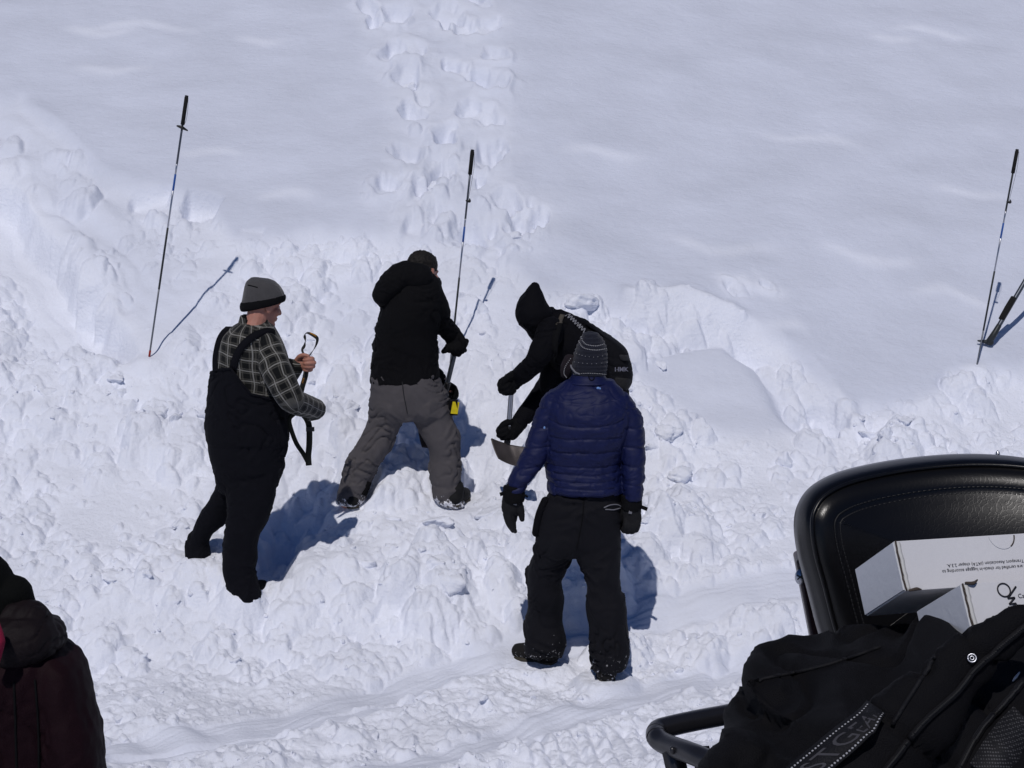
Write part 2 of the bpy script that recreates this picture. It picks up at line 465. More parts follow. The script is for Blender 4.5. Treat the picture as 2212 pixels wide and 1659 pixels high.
def ground_z(x, y):
    i = int(np.clip(np.searchsorted(xs, x), 1, len(xs) - 1)); j = int(np.clip(np.searchsorted(ys, y), 1, len(ys) - 1))
    tx = (x - xs[i - 1]) / (xs[i] - xs[i - 1]); ty = (y - ys[j - 1]) / (ys[j] - ys[j - 1])
    return float((Z[j - 1, i - 1] * (1 - tx) + Z[j - 1, i] * tx) * (1 - ty) + (Z[j, i - 1] * (1 - tx) + Z[j, i] * tx) * ty)

def press(x, y, z, r, soft):
    """level the snow to height z around a boot"""
    sl_ = stamp_window(x, y, r + soft)
    d = np.hypot(X[sl_] - x, Yg[sl_] - y)
    m_ = sstep(r + soft, r, d)
    Z[sl_] = Z[sl_] * (1 - m_) + (z + 0.3 * (Z[sl_] - Z[sl_].mean())) * m_

FEET = {}       # filled before the sheet is built
def foot(name, vx, vy, Y, r=0.10, soft=0.12, sink=0.0):
    p = at(vx, vy, Y)
    FEET[name] = p
    press(p[0], p[1], p[2] + sink, r, soft)
foot('blue_l', 1172, 1428, 8.68, 0.13, 0.10)
foot('blue_r', 1306, 1462, 8.42, 0.12, 0.10)
foot('plaid_l', 425, 1205, 9.36, 0.07, 0.12, 0.02)
foot('plaid_r', 524, 1270, 9.06, 0.08, 0.10, 0.0)
foot('hood_l', 757, 1092, 9.93, 0.10, 0.12)
foot('hood_r', 985, 1090, 9.93, 0.10, 0.12)
foot('bend_l', 1265, 1075, 9.95, 0.12, 0.15)
foot('bend_r', 1330, 1085, 9.85, 0.12, 0.15)

for pv in ((322.5, 770), (2111, 785)):
    g_ = ground_pt(*pv); press(g_[0], g_[1], g_[2] - .006, .03, .13)
def build_ground():
    ny, nx = Z.shape
    V = np.stack([X, Yg, Z], -1).reshape(-1, 3).astype(np.float32)
    idx = np.arange(ny * nx).reshape(ny, nx)
    F = np.stack([idx[:-1, :-1], idx[:-1, 1:], idx[1:, 1:], idx[1:, :-1]], -1).reshape(-1, 4)
    me = bpy.data.meshes.new('snow_ground')
    me.vertices.add(len(V)); me.vertices.foreach_set('co', V.ravel())
    me.loops.add(F.size); me.loops.foreach_set('vertex_index', F.ravel().astype(np.int32))
    me.polygons.add(len(F)); me.polygons.foreach_set('loop_start', np.arange(0, F.size, 4, dtype=np.int32))
    me.polygons.foreach_set('use_smooth', np.ones(len(F), bool))
    me.update(calc_edges=True)
    at_ = me.attributes.new('crust', 'FLOAT', 'POINT')
    at_.data.foreach_set('value', crust.ravel().astype(np.float32))
    return me

def snow_material():
    m = bpy.data.materials.new('snow'); m.use_nodes = True
    n = m.node_tree.nodes; l = m.node_tree.links; b = n['Principled BSDF']
    b.inputs['Roughness'].default_value = 0.62
    b.inputs['Specular IOR Level'].default_value = 0.25
    tc_ = n.new('ShaderNodeNewGeometry')
    class tc: outputs = {'Object': tc_.outputs['Position']}
    at_ = n.new('ShaderNodeAttribute'); at_.attribute_name = 'crust'
    mx = n.new('ShaderNodeMix'); mx.data_type = 'RGBA'
    mx.inputs['A'].default_value = (0.84, 0.868, 0.955, 1)      # broken, fresh
    mx.inputs['B'].default_value = (0.660, 0.694, 0.798, 1)     # wind-packed, colour darkened to stand in for its forward scattering of light
    l.new(at_.outputs['Fac'], mx.inputs['Factor'])
    t = n.new('ShaderNodeTexNoise'); t.inputs['Scale'].default_value = 1.4; t.inputs['Detail'].default_value = 6
    mp = n.new('ShaderNodeMapping'); mp.inputs['Scale'].default_value = (1, 1.8, 1.8)
    l.new(tc.outputs['Object'], mp.inputs['Vector']); l.new(mp.outputs[0], t.inputs['Vector'])
    mr = n.new('ShaderNodeMapRange'); mr.inputs['To Min'].default_value = 0.93; mr.inputs['To Max'].default_value = 1.05
    mr.inputs['From Min'].default_value = 0.3; mr.inputs['From Max'].default_value = 0.7
    l.new(t.outputs['Fac'], mr.inputs['Value'])
    mu = n.new('ShaderNodeVectorMath'); mu.operation = 'SCALE'
    l.new(mx.outputs['Result'], mu.inputs[0]); l.new(mr.outputs[0], mu.inputs['Scale'])
    l.new(mu.outputs[0], b.inputs['Base Color'])
    def N(k, **kw):
        q = n.new(k)
        for a_, v_ in kw.items(): q.inputs[a_].default_value = v_
        return q
    t2 = N('ShaderNodeTexNoise', Scale=34.0, Detail=8.0, Roughness=.68)
    vo = N('ShaderNodeTexVoronoi', Scale=30.0); vo.feature = 'F1'
    t3 = N('ShaderNodeTexNoise', Scale=13.0, Detail=8.0, Roughness=.66)
    wp = N('ShaderNodeTexNoise', Scale=9.0, Detail=3.0)
    wm = n.new('ShaderNodeVectorMath'); wm.operation = 'MULTIPLY_ADD'; wm.inputs[1].default_value = (.09, .09, .09)
    l.new(tc.outputs['Object'], wp.inputs['Vector']); l.new(wp.outputs['Color'], wm.inputs[0]); l.new(tc.outputs['Object'], wm.inputs[2])
    l.new(wm.outputs[0], vo.inputs['Vector']); l.new(tc.outputs['Object'], t2.inputs['Vector'])
    mp3 = N('ShaderNodeMapping', Scale=(1.0, 1.9, 1.9), Rotation=(0, 0, .12)); l.new(tc.outputs['Object'], mp3.inputs['Vector']); l.new(mp3.outputs[0], t3.inputs['Vector'])
    cr = n.new('ShaderNodeMath'); cr.operation = 'MULTIPLY_ADD'; cr.inputs[1].default_value = -.30
    l.new(vo.outputs['Distance'], cr.inputs[0]); l.new(t2.outputs['Fac'], cr.inputs[2])
    hm = n.new('ShaderNodeMix'); hm.data_type = 'FLOAT'
    l.new(at_.outputs['Fac'], hm.inputs['Factor']); l.new(cr.outputs[0], hm.inputs['A']); l.new(t3.outputs['Fac'], hm.inputs['B'])
    bp = N('ShaderNodeBump', Strength=.72, Distance=.016)
    l.new(hm.outputs['Result'], bp.inputs['Height']); l.new(bp.outputs[0], b.inputs['Normal'])
    return m
M_SNOW = snow_material()
ground = link('snow_ground', build_ground(), M_SNOW)
tag(ground, 'white snow slope with broken debris, boot holes and sled tracks', None, None, 'structure')

# ================================================================== shape builders
def loft(secs, n=32, e=2.3, sub=5, k=1.0, ribs=None, cap=0.6):
    """rings traced left/right: (xl, yl, xr, yr, Y, depth_half) in reading units and metres"""
    C, A, B = [], [], []
    for s in secs:
        if len(s) == 5: s = (s[1], s[0], s[2], s[0], s[3], s[4])
        xl, yl, xr, yr, Y, dh = s[:6]
        Yl, Yr = (Y, Y) if len(s) == 6 else (s[6], s[7])
        L, Rr = at(xl, yl, Yl), at(xr, yr, Yr)
        C.append((L + Rr) / 2); A.append((Rr - L) / 2 * k)
        a = A[-1]; d = np.array([-a[1], a[0], 0.0]); nn = np.linalg.norm(d)
        B.append((d / nn if nn > 1e-9 else np.array([0, 1.0, 0])) * dh * k)
    return rings(C, A, B, n, e, sub, cap)

def rings(C, A, B, n=32, e=2.3, sub=5, cap=0.6):
    m = (len(C) - 1) * sub + 1
    C, A, B = catmull(C, m), catmull(A, m), catmull(B, m)
    def ends(i, j):
        d = C[i] - C[j]; d = d / (np.linalg.norm(d) + 1e-9)
        r = min(np.linalg.norm(A[i]), np.linalg.norm(B[i]))
        return [(C[i] + d * r * cap * math.sin(t), A[i] * math.cos(t), B[i] * math.cos(t)) for t in (0.5, 1.0, 1.35)]
    pre = ends(0, 1)[::-1]; post = ends(-1, -2)
    C = np.vstack([[p[0] for p in pre], C, [p[0] for p in post]])
    A = np.vstack([[p[1] for p in pre], A, [p[1] for p in post]])
    B = np.vstack([[p[2] for p in pre], B, [p[2] for p in post]])
    t = np.linspace(0, 2 * math.pi, n, endpoint=False)
    ct, st = np.cos(t), np.sin(t)
    ct = np.sign(ct) * np.abs(ct) ** (2 / e); st = np.sign(st) * np.abs(st) ** (2 / e)
    V = (C[:, None, :] + A[:, None, :] * ct[None, :, None] + B[:, None, :] * st[None, :, None]).reshape(-1, 3)
    M = len(C); F = []
    for i in range(M - 1):
        for j in range(n):
            j2 = (j + 1) % n
            F.append((i * n + j, i * n + j2, (i + 1) * n + j2, (i + 1) * n + j))
    V = np.vstack([V, C[0], C[-1]])
    a, b = M * n, M * n + 1
    for j in range(n):
        j2 = (j + 1) % n
        F.append((a, j2, j)); F.append((b, (M - 1) * n + j, (M - 1) * n + j2))
    return V, F

def tube(pts, rad, n=14, sub=4, k=1.0, flat=1.0, up=None, cap=1.0, e=2.0):
    pts = np.asarray(pts, float); rad = np.asarray(rad, float)
    m = (len(pts) - 1) * sub + 1
    P = catmull(pts, m); r = np.interp(np.linspace(0, len(pts) - 1, m), np.arange(len(pts)), rad) * k
    A, B = [], []
    ref = np.array(up if up is not None else (0, 1, 0), float)
    for i in range(m):
        d = P[min(i + 1, m - 1)] - P[max(i - 1, 0)]; d = d / (np.linalg.norm(d) + 1e-9)
        a = np.cross(ref, d)
        if np.linalg.norm(a) < 0.15: a = np.cross(np.array([0.3, 0.1, 1.0]), d)
        a /= np.linalg.norm(a); b = np.cross(d, a)
        A.append(a * r[i]); B.append(b * r[i] * flat)
    return rings(P, A, B, n, e, 1, cap)

def ball(c, r, ax=None, n=20):
    c = np.asarray(c, float); r = np.broadcast_to(np.asarray(r, float), (3,))
    ax = np.eye(3) if ax is None else ax
    V, F = [], []
    m = n // 2
    for i in range(1, m):
        ph = math.pi * i / m
        for j in range(n):
            th = 2 * math.pi * j / n
            V.append((r[0] * math.sin(ph) * math.cos(th), r[1] * math.sin(ph) * math.sin(th), r[2] * math.cos(ph)))
    V += [(0, 0, r[2]), (0, 0, -r[2])]
    for i in range(m - 2):
        for j in range(n):
            j2 = (j + 1) % n
            F.append((i * n + j, (i + 1) * n + j, (i + 1) * n + j2, i * n + j2))
    a, b = (m - 1) * n, (m - 1) * n + 1
    for j in range(n):
        j2 = (j + 1) % n
        F.append((a, j, j2)); F.append((b, (m - 2) * n + j2, (m - 2) * n + j))
    return np.array(V) @ ax + c, F

def box(c, h, ax=None):
    ax = np.eye(3) if ax is None else np.asarray(ax, float)
    V = np.array([(x, y, z) for x in (-1, 1) for y in (-1, 1) for z in (-1, 1)], float) * np.asarray(h, float)
    F = [(0, 1, 3, 2), (4, 6, 7, 5), (0, 4, 5, 1), (2, 3, 7, 6), (0, 2, 6, 4), (1, 5, 7, 3)]
    return V @ ax + np.asarray(c, float), F

def join(parts):
    V, F, o = [], [], 0
    for v, f in parts:
        V.append(np.asarray(v)); F += [tuple(i + o for i in q) for q in f]; o += len(v)
    return np.vstack(V), F

def fused(parts, voxel, smooth=4, disp=None, keep=None):
    """overlapping closed shapes -> one continuous skin; returns a mesh datablock"""
    V, F = join(parts)
    me = bpy.data.meshes.new('tmp'); me.from_pydata(V.tolist(), [], F)
    o = bpy.data.objects.new('tmp', me); col.objects.link(o)
    r = o.modifiers.new('r', 'REMESH'); r.mode = 'VOXEL'; r.voxel_size = voxel
    if smooth:
        s = o.modifiers.new('s', 'SMOOTH'); s.factor = 0.5; s.iterations = smooth
    dg = bpy.context.evaluated_depsgraph_get(); dg.update()
    out = bpy.data.meshes.new_from_object(o.evaluated_get(dg))
    bpy.data.objects.remove(o); bpy.data.meshes.remove(me)
    nv = len(out.vertices)
    co = np.empty(nv * 3); out.vertices.foreach_get('co', co); co = co.reshape(-1, 3)
    if disp is not None:
        no = np.empty(nv * 3); out.vertices.foreach_get('normal', no); no = no.reshape(-1, 3)
        co = co + no * disp(co)[:, None]
        out.vertices.foreach_set('co', co.ravel())
    if keep is not None:
        k = keep(co)
        bm = bmesh.new(); bm.from_mesh(out); bm.verts.ensure_lookup_table()
        bmesh.ops.delete(bm, geom=[bm.verts[i] for i in np.where(~k)[0]], context='VERTS')
        bm.to_mesh(out); bm.free()
    out.polygons.foreach_set('use_smooth', np.ones(len(out.polygons), bool))
    out.update()
    return out

def coords(me):
    co = np.empty(len(me.vertices) * 3); me.vertices.foreach_get('co', co); return co.reshape(-1, 3)

def bvh_of(*mes):
    V, F, o = [], [], 0
    for me in mes:
        c = coords(me); V += c.tolist(); F += [tuple(i + o for i in p.vertices) for p in me.polygons]; o += len(c)
    return BVHTree.FromPolygons(V, F)

CAMP = np.array([0, 0, CAM_H])
def on(bvh, vx, vy, off=0.004, Y=None):
    """surface point of a built piece seen in direction (vx, vy), lifted by off"""
    d = ray(vx, vy); d = d / np.linalg.norm(d)
    h, nrm, _, _ = bvh.ray_cast(Vector(CAMP), Vector(d))
    if h is None:
        return at(vx, vy, Y) if Y else None
    return np.array(h) + np.array(nrm) * off

def vcoord(P):
    """reading coordinates of world points"""
    D = P - CAMP
    f = D[:, 1] * math.cos(PITCH) - D[:, 2] * math.sin(PITCH)
    u = D[:, 1] * math.sin(PITCH) + D[:, 2] * math.cos(PITCH)
    return CX + FPX * D[:, 0] / f, CY - FPX * u / f

def cloth(ax=0.012, f=(7, 7, 22), seed=0.0, fine=0.35):
    """folds: long in one direction, short in the other, bunched here and there"""
    f = np.asarray(f, float) * np.array([1, 1, .72])
    def d(P):
        wv = np.stack([noise3(P * 4.3 + seed + 3), noise3(P * 4.3 + seed + 13), noise3(P * 4.3 + seed + 23)], 1)
        Q = P * f + seed + wv * np.array([.9, .9, 1.5])
        n = noise3(Q)
        n2 = noise3(Q * 2.3 + 11)
        bunch = np.clip(.55 + 1.1 * noise3(P * 5.1 + seed + 31), .1, 1.25)
        ridge = 1 - np.abs(n) * 2.2
        cr_ = noise3(P * np.array([4.5, 4.5, 15.0]) + 2.2 * wv + seed * 1.7)
        crease = -np.exp(-(cr_ / .085) ** 2) * np.clip(.25 + 1.5 * noise3(P * 3.1 + seed + 51), 0, 1)
        return ax * bunch * (.55 * np.clip(ridge, -.6, 1) ** 3 - .10) + ax * fine * .8 * n2 * bunch + ax * .6 * noise3(P * 6 + seed) + ax * .75 * crease
    return d

def ribbon(pts, width, thick=0.003, up=(0, -1, 0)):
    """flat strap along pts; its face is turned towards up"""
    P = np.asarray(pts, float); V, F = [], []
    m = len(P)
    ups = np.asarray(up, float); ups = np.tile(ups, (m, 1)) if ups.ndim == 1 else ups
    for i in range(m):
        d = P[min(i + 1, m - 1)] - P[max(i - 1, 0)]; d /= np.linalg.norm(d) + 1e-9
        a = np.cross(d, ups[i]); a /= np.linalg.norm(a) + 1e-9; b = np.cross(a, d)
        w_ = width[i] if np.ndim(width) else width
        for sx, sy in ((-1, -1), (1, -1), (1, 1), (-1, 1)):
            V.append(P[i] + a * sx * w_ / 2 + b * sy * thick / 2)
    for i in range(m - 1):
        for j in range(4):
            j2 = (j + 1) % 4
            F.append((i * 4 + j, i * 4 + j2, (i + 1) * 4 + j2, (i + 1) * 4 + j))
    F += [(3, 2, 1, 0), tuple((m - 1) * 4 + j for j in range(4))]
    return np.array(V), F

def text_flat(body, size, align='LEFT', spacing=1.0, bold=0.0):
    cu = bpy.data.curves.new('t', 'FONT'); cu.body = body; cu.size = size; cu.align_x = align
    cu.space_character = spacing; cu.offset = bold; cu.resolution_u = 3
    o = bpy.data.objects.new('t', cu); col.objects.link(o)
    dg = bpy.context.evaluated_depsgraph_get(); dg.update()
    me = bpy.data.meshes.new_from_object(o.evaluated_get(dg))
    V = coords(me)[:, :2]; F = [tuple(p.vertices) for p in me.polygons]
    bpy.data.objects.remove(o); bpy.data.curves.remove(cu); bpy.data.meshes.remove(me)
    return V, F

def frame_of(fwd, up):
    f = np.asarray(fwd, float); f /= np.linalg.norm(f)
    u = np.asarray(up, float); u = u - f * (u @ f); u /= np.linalg.norm(u)
    return np.stack([np.cross(f, u), f, u])          # rows: right, forward, up

def head_parts(c, fwd, up, s=1.0):
    ax = frame_of(fwd, up); c = np.asarray(c, float)
    B = lambda p, r: ball(c + (np.array(p) * s) @ ax, np.array(r) * s, ax)
    T = lambda ps, rs: tube([c + (np.array(p) * s) @ ax for p in ps], [r * s for r in rs], sub=3)
    return [B((0, -.012, .030), (.077, .098, .090)), B((0, .030, -.045), (.060, .062, .078)), B((0, .064, -.100), (.030, .026, .022)),
            B((0, .080, .024), (.052, .018, .014)), T([(0, .088, .016), (0, .104, -.008), (0, .114, -.030)], [.009, .012, .015]),
            B((-.013, .096, -.034), (.010, .010, .008)), B((.013, .096, -.034), (.010, .010, .008)),
            B((0, .088, -.062), (.024, .012, .008)), B((0, .087, -.074), (.021, .011, .008)),
            B((-.045, .058, -.03), (.024, .026, .026)), B((.045, .058, -.03), (.024, .026, .026)),
            B((-.030, .074, .004), (.015, .014, .012)), B((.030, .074, .004), (.015, .014, .012)),
            B((-.079, -.008, -.012), (.010, .022, .033)), B((.079, -.008, -.012), (.010, .022, .033)),
            T([(0, -.02, -.02), (0, -.035, -.10), (0, -.05, -.17)], [.062, .060, .066])]

def fist_parts(c, fwd, thumb, s=1.0, fr=.0105, side=1, curl=1.0):
    """closed hand: fwd = wrist to knuckles, thumb = thumb side, side = which way the fingers curl"""
    ax = frame_of(fwd, thumb); ax[0] *= side; c = np.asarray(c, float)
    G = lambda p: c + (np.array(p) * s) @ ax
    out = [tube([G((-.004, -.03, 0)), G((0, .03, 0)), G((0, .075, 0))], [.026 * s, .034 * s, .038 * s], flat=0.62, up=ax[0], sub=4)]
    for i, (z, L) in enumerate(((.033, .98), (.0115, 1.06), (-.010, 1.0), (-.030, .82))):
        out.append(tube([G((-.004, .05, z * .8)), G((-.006, .088, z)), G((.022 * L, .112 * L, z)), G((.046 * L, .104 * L, z)), G((.056 * L, .080, z * .95)), G((.046, .062, z * .9))],
                        [fr * 1.15 * s, fr * 1.12 * s, fr * 1.08 * s, fr * s, fr * .95 * s, fr * .85 * s], n=10, sub=3))
    out.append(tube([G((.004, .012, .022)), G((.022, .035, .046)), G((.036, .062, .056)), G((.040, .086, .052))],
                    [fr * 1.5 * s, fr * 1.4 * s, fr * 1.2 * s, fr * 1.0 * s], n=10, sub=3))
    return out

def boot_parts(heel, toe, ankle, s=1.0):
    """a winter boot from heel to toe with a shaft up to the ankle"""
    h, t, a = (np.asarray(v, float) for v in (heel, toe, ankle))
    d = t - h; d[2] *= 0.5
    P = lambda f, z: h + d * f + np.array([0, 0, z])
    return [tube([P(.10, .055), P(.35, .055), P(.65, .050), P(.93, .045)], [.046 * s, .044 * s, .052 * s, .042 * s], up=(0, 0, 1), flat=.95),
            tube([P(.20, .05), P(.24, .12), a], [.046 * s, .054 * s, .062 * s])]

def sole_part(heel, toe, s=1.0):
    h, t = np.asarray(heel, float), np.asarray(toe, float); d = t - h
    return tube([h + d * f + np.array([0, 0, .012]) for f in (.03, .3, .5, .75, .97)], [.038 * s, .042 * s, .038 * s, .055 * s, .040 * s], up=(0, 0, 1), flat=.32, e=3.5, cap=.5)

# ------------------------------------------------------------------ cloth and gear materials
M_BLACK = material('black_fabric', (.0036, .0036, .0046), rough=.9, spec=.14, bump=.3, bump_scale=500)
M_BIB = material('navy_black_canvas', (.0034, .0036, .0062), rough=.9, spec=.14, bump=.3, bump_scale=450)
M_SKIPANT = material('black_ski_trouser_cloth', (.0032, .0032, .0048), rough=.88, spec=.12, bump=.25, bump_scale=600)
M_GREY = material('grey_nylon', (.062, .058, .060), rough=.75, spec=.25, bump=.3, bump_scale=500)
M_DGREY = material('dark_grey_nylon', (.020, .020, .023), rough=.8, spec=.25, bump=.3, bump_scale=500)
M_BLUE = material('navy_quilted_nylon', (.0028, .0060, .046), rough=.60, spec=.26, var=.25, var_scale=18, bump=.25, bump_scale=300)
M_MAROON = material('dark_maroon_nylon', (.0095, .0026, .0048), rough=.7, spec=.10, bump=.4, bump_scale=250)
M_PINK = material('pink_fleece', (.20, .006, .032), rough=.9)
M_SKIN = material('skin', (.40, .185, .135), rough=.55, spec=.35, var=.18, var_scale=45, bump=.2, bump_scale=400, sss=.15)
M_HAT = material('grey_fleece', (.060, .058, .060), rough=.95, spec=.1, bump=.5, bump_scale=350, sheen=.2)
M_LEATHER = material('black_glove_leather', (.006, .006, .008), rough=.55, spec=.3, bump=.4, bump_scale=180)
M_HAIR = material('dark_hair', (.008, .006, .005), rough=.7, spec=.3, bump=.9, bump_scale=160)
M_SOLE = material('boot_rubber', (.035, .030, .022), rough=.7, bump=.5, bump_scale=120)
M_ALU = material('brushed_aluminium', (.42, .43, .47), rough=.32, metal=1.0, var=.08)
M_DALU = material('dark_anodised_aluminium', (.10, .11, .13), rough=.4, metal=.9, var=.1)
M_BLADE = material('worn_shovel_metal', (.060, .052, .052), rough=.5, metal=.45, var=.45, var_scale=14, bump=.2, bump_scale=60)
M_PLASTIC = material('black_plastic', (.008, .008, .009), rough=.5, spec=.4)
M_FOAM = material('black_foam', (.010, .010, .010), rough=.95, bump=.6, bump_scale=300)
M_YELLOW = material('yellow_label', (.62, .50, .01), rough=.5, var=.25, var_scale=60)
M_BLUEMARK = material('blue_marking', (.02, .09, .34), rough=.5)
M_REDTIP = material('red_tip', (.30, .03, .02), rough=.5)
M_WHITE = material('white_thread', (.34, .34, .35), rough=.8)
M_GREYLINE = material('grey_stitching', (.16, .16, .18), rough=.8)
M_STRAP = material('dark_grey_webbing', (.022, .022, .020), rough=.8, bump=.5, bump_scale=300)
M_ORANGE = material('orange_print', (.52, .22, .02), rough=.7)
M_WIRE = material('thin_cord', (.05, .05, .055), rough=.6)
M_LTBLUE = material('pale_blue_embroidery', (.16, .28, .55), rough=.8)

def snowy(name, color, zlo, zhi, amt=.5, scale=38):
    """cloth with snow clinging to it near the ground"""
    m = material(name, color, rough=.85, spec=.2, bump=.3, bump_scale=400)
    n = m.node_tree.nodes; l = m.node_tree.links; b = n['Principled BSDF']
    src = b.inputs['Base Color'].links[0].from_socket
    g = n.new('ShaderNodeNewGeometry'); sx = n.new('ShaderNodeSeparateXYZ'); l.new(g.outputs['Position'], sx.inputs[0])
    mr = n.new('ShaderNodeMapRange'); mr.inputs['From Min'].default_value = zlo; mr.inputs['From Max'].default_value = zhi
    mr.inputs['To Min'].default_value = amt; mr.inputs['To Max'].default_value = 0.0
    l.new(sx.outputs['Z'], mr.inputs['Value'])
    t = n.new('ShaderNodeTexNoise'); t.inputs['Scale'].default_value = scale; t.inputs['Detail'].default_value = 6; t.inputs['Roughness'].default_value = .7
    l.new(g.outputs['Position'], t.inputs['Vector'])
    ad = n.new('ShaderNodeMath'); ad.operation = 'ADD'; l.new(t.outputs['Fac'], ad.inputs[0]); l.new(mr.outputs[0], ad.inputs[1])
    st = n.new('ShaderNodeMapRange'); st.inputs['From Min'].default_value = .80; st.inputs['From Max'].default_value = .86
    l.new(ad.outputs[0], st.inputs['Value'])
    mx = n.new('ShaderNodeMix'); mx.data_type = 'RGBA'; mx.inputs['B'].default_value = (.8, .8, .84, 1)
    l.new(st.outputs[0], mx.inputs['Factor']); l.new(src, mx.inputs['A']); l.new(mx.outputs['Result'], b.inputs['Base Color'])
    return m

# ================================================================== the man in the plaid shirt
def tube_uv(P, pts, rad):
    """length and girth coordinates of points round a limb"""
    pts = np.asarray(pts, float); best = np.full(len(P), 1e9); u = np.zeros(len(P)); v = np.zeros(len(P)); L = 0
    for i in range(len(pts) - 1):
        a, b = pts[i], pts[i + 1]; d = b - a; n = np.linalg.norm(d); dn = d / n
        t = np.clip((P - a) @ dn / n, 0, 1)
        q = P - a - np.outer(t * n, dn)
        r = rad[i] + (rad[i + 1] - rad[i]) * t
        dist = np.linalg.norm(q, axis=1) / r
        e1 = np.cross([0, 1.0, 0], dn); e1 /= np.linalg.norm(e1); e2 = np.cross(dn, e1)
        ang = np.arctan2(q @ e1, q @ -e2)
        m_ = dist < best
        best = np.where(m_, dist, best); u = np.where(m_, ang * 0.078, u); v = np.where(m_, L + t * n, v)
        L += n
    return u, v, best

def plaid_material():
    m = bpy.data.materials.new('plaid_flannel'); m.use_nodes = True
    n = m.node_tree.nodes; l = m.node_tree.links; b = n['Principled BSDF']
    b.inputs['Roughness'].default_value = .95; b.inputs['Specular IOR Level'].default_value = .1; b.inputs['Sheen Weight'].default_value = .1
    a = n.new('ShaderNodeAttribute'); a.attribute_name = 'weave'
    sp = n.new('ShaderNodeSeparateXYZ'); l.new(a.outputs['Vector'], sp.inputs[0])
    def M(op, x, y=None):
        q = n.new('ShaderNodeMath'); q.operation = op
        for i, s in enumerate((x, y)):
            if s is None: continue
            if isinstance(s, (int, float)): q.inputs[i].default_value = s
            else: l.new(s, q.inputs[i])
        return q.outputs[0]
    def stripes(s):
        f = M('FRACT', M('MULTIPLY', s, 1 / .062))
        d = M('ABSOLUTE', M('SUBTRACT', f, .5))
        band = M('LESS_THAN', d, .27); line = M('LESS_THAN', d, .045)
        thin = M('LESS_THAN', M('ABSOLUTE', M('SUBTRACT', d, .20)), .018)
        return band, M('MAXIMUM', line, M('MULTIPLY', thin, .25))
    bu, lu = stripes(sp.outputs[0]); bv, lv = stripes(sp.outputs[1])
    band = M('MULTIPLY', M('ADD', bu, bv), .5)
    mx = n.new('ShaderNodeMix'); mx.data_type = 'RGBA'
    mx.inputs['A'].default_value = (.006, .0065, .007, 1); mx.inputs['B'].default_value = (.042, .040, .034, 1)
    l.new(band, mx.inputs['Factor'])
    m2 = n.new('ShaderNodeMix'); m2.data_type = 'RGBA'; m2.inputs['B'].default_value = (.24, .235, .22, 1)
    l.new(M('MULTIPLY', M('MAXIMUM', lu, lv), .8), m2.inputs['Factor']); l.new(mx.outputs['Result'], m2.inputs['A'])
    l.new(m2.outputs['Result'], b.inputs['Base Color'])
    t2 = n.new('ShaderNodeTexNoise'); t2.inputs['Scale'].default_value = 300
    bp = n.new('ShaderNodeBump'); bp.inputs['Strength'].default_value = .3; bp.inputs['Distance'].default_value = .003
    l.new(t2.outputs['Fac'], bp.inputs['Height']); l.new(bp.outputs[0], b.inputs['Normal'])
    return m

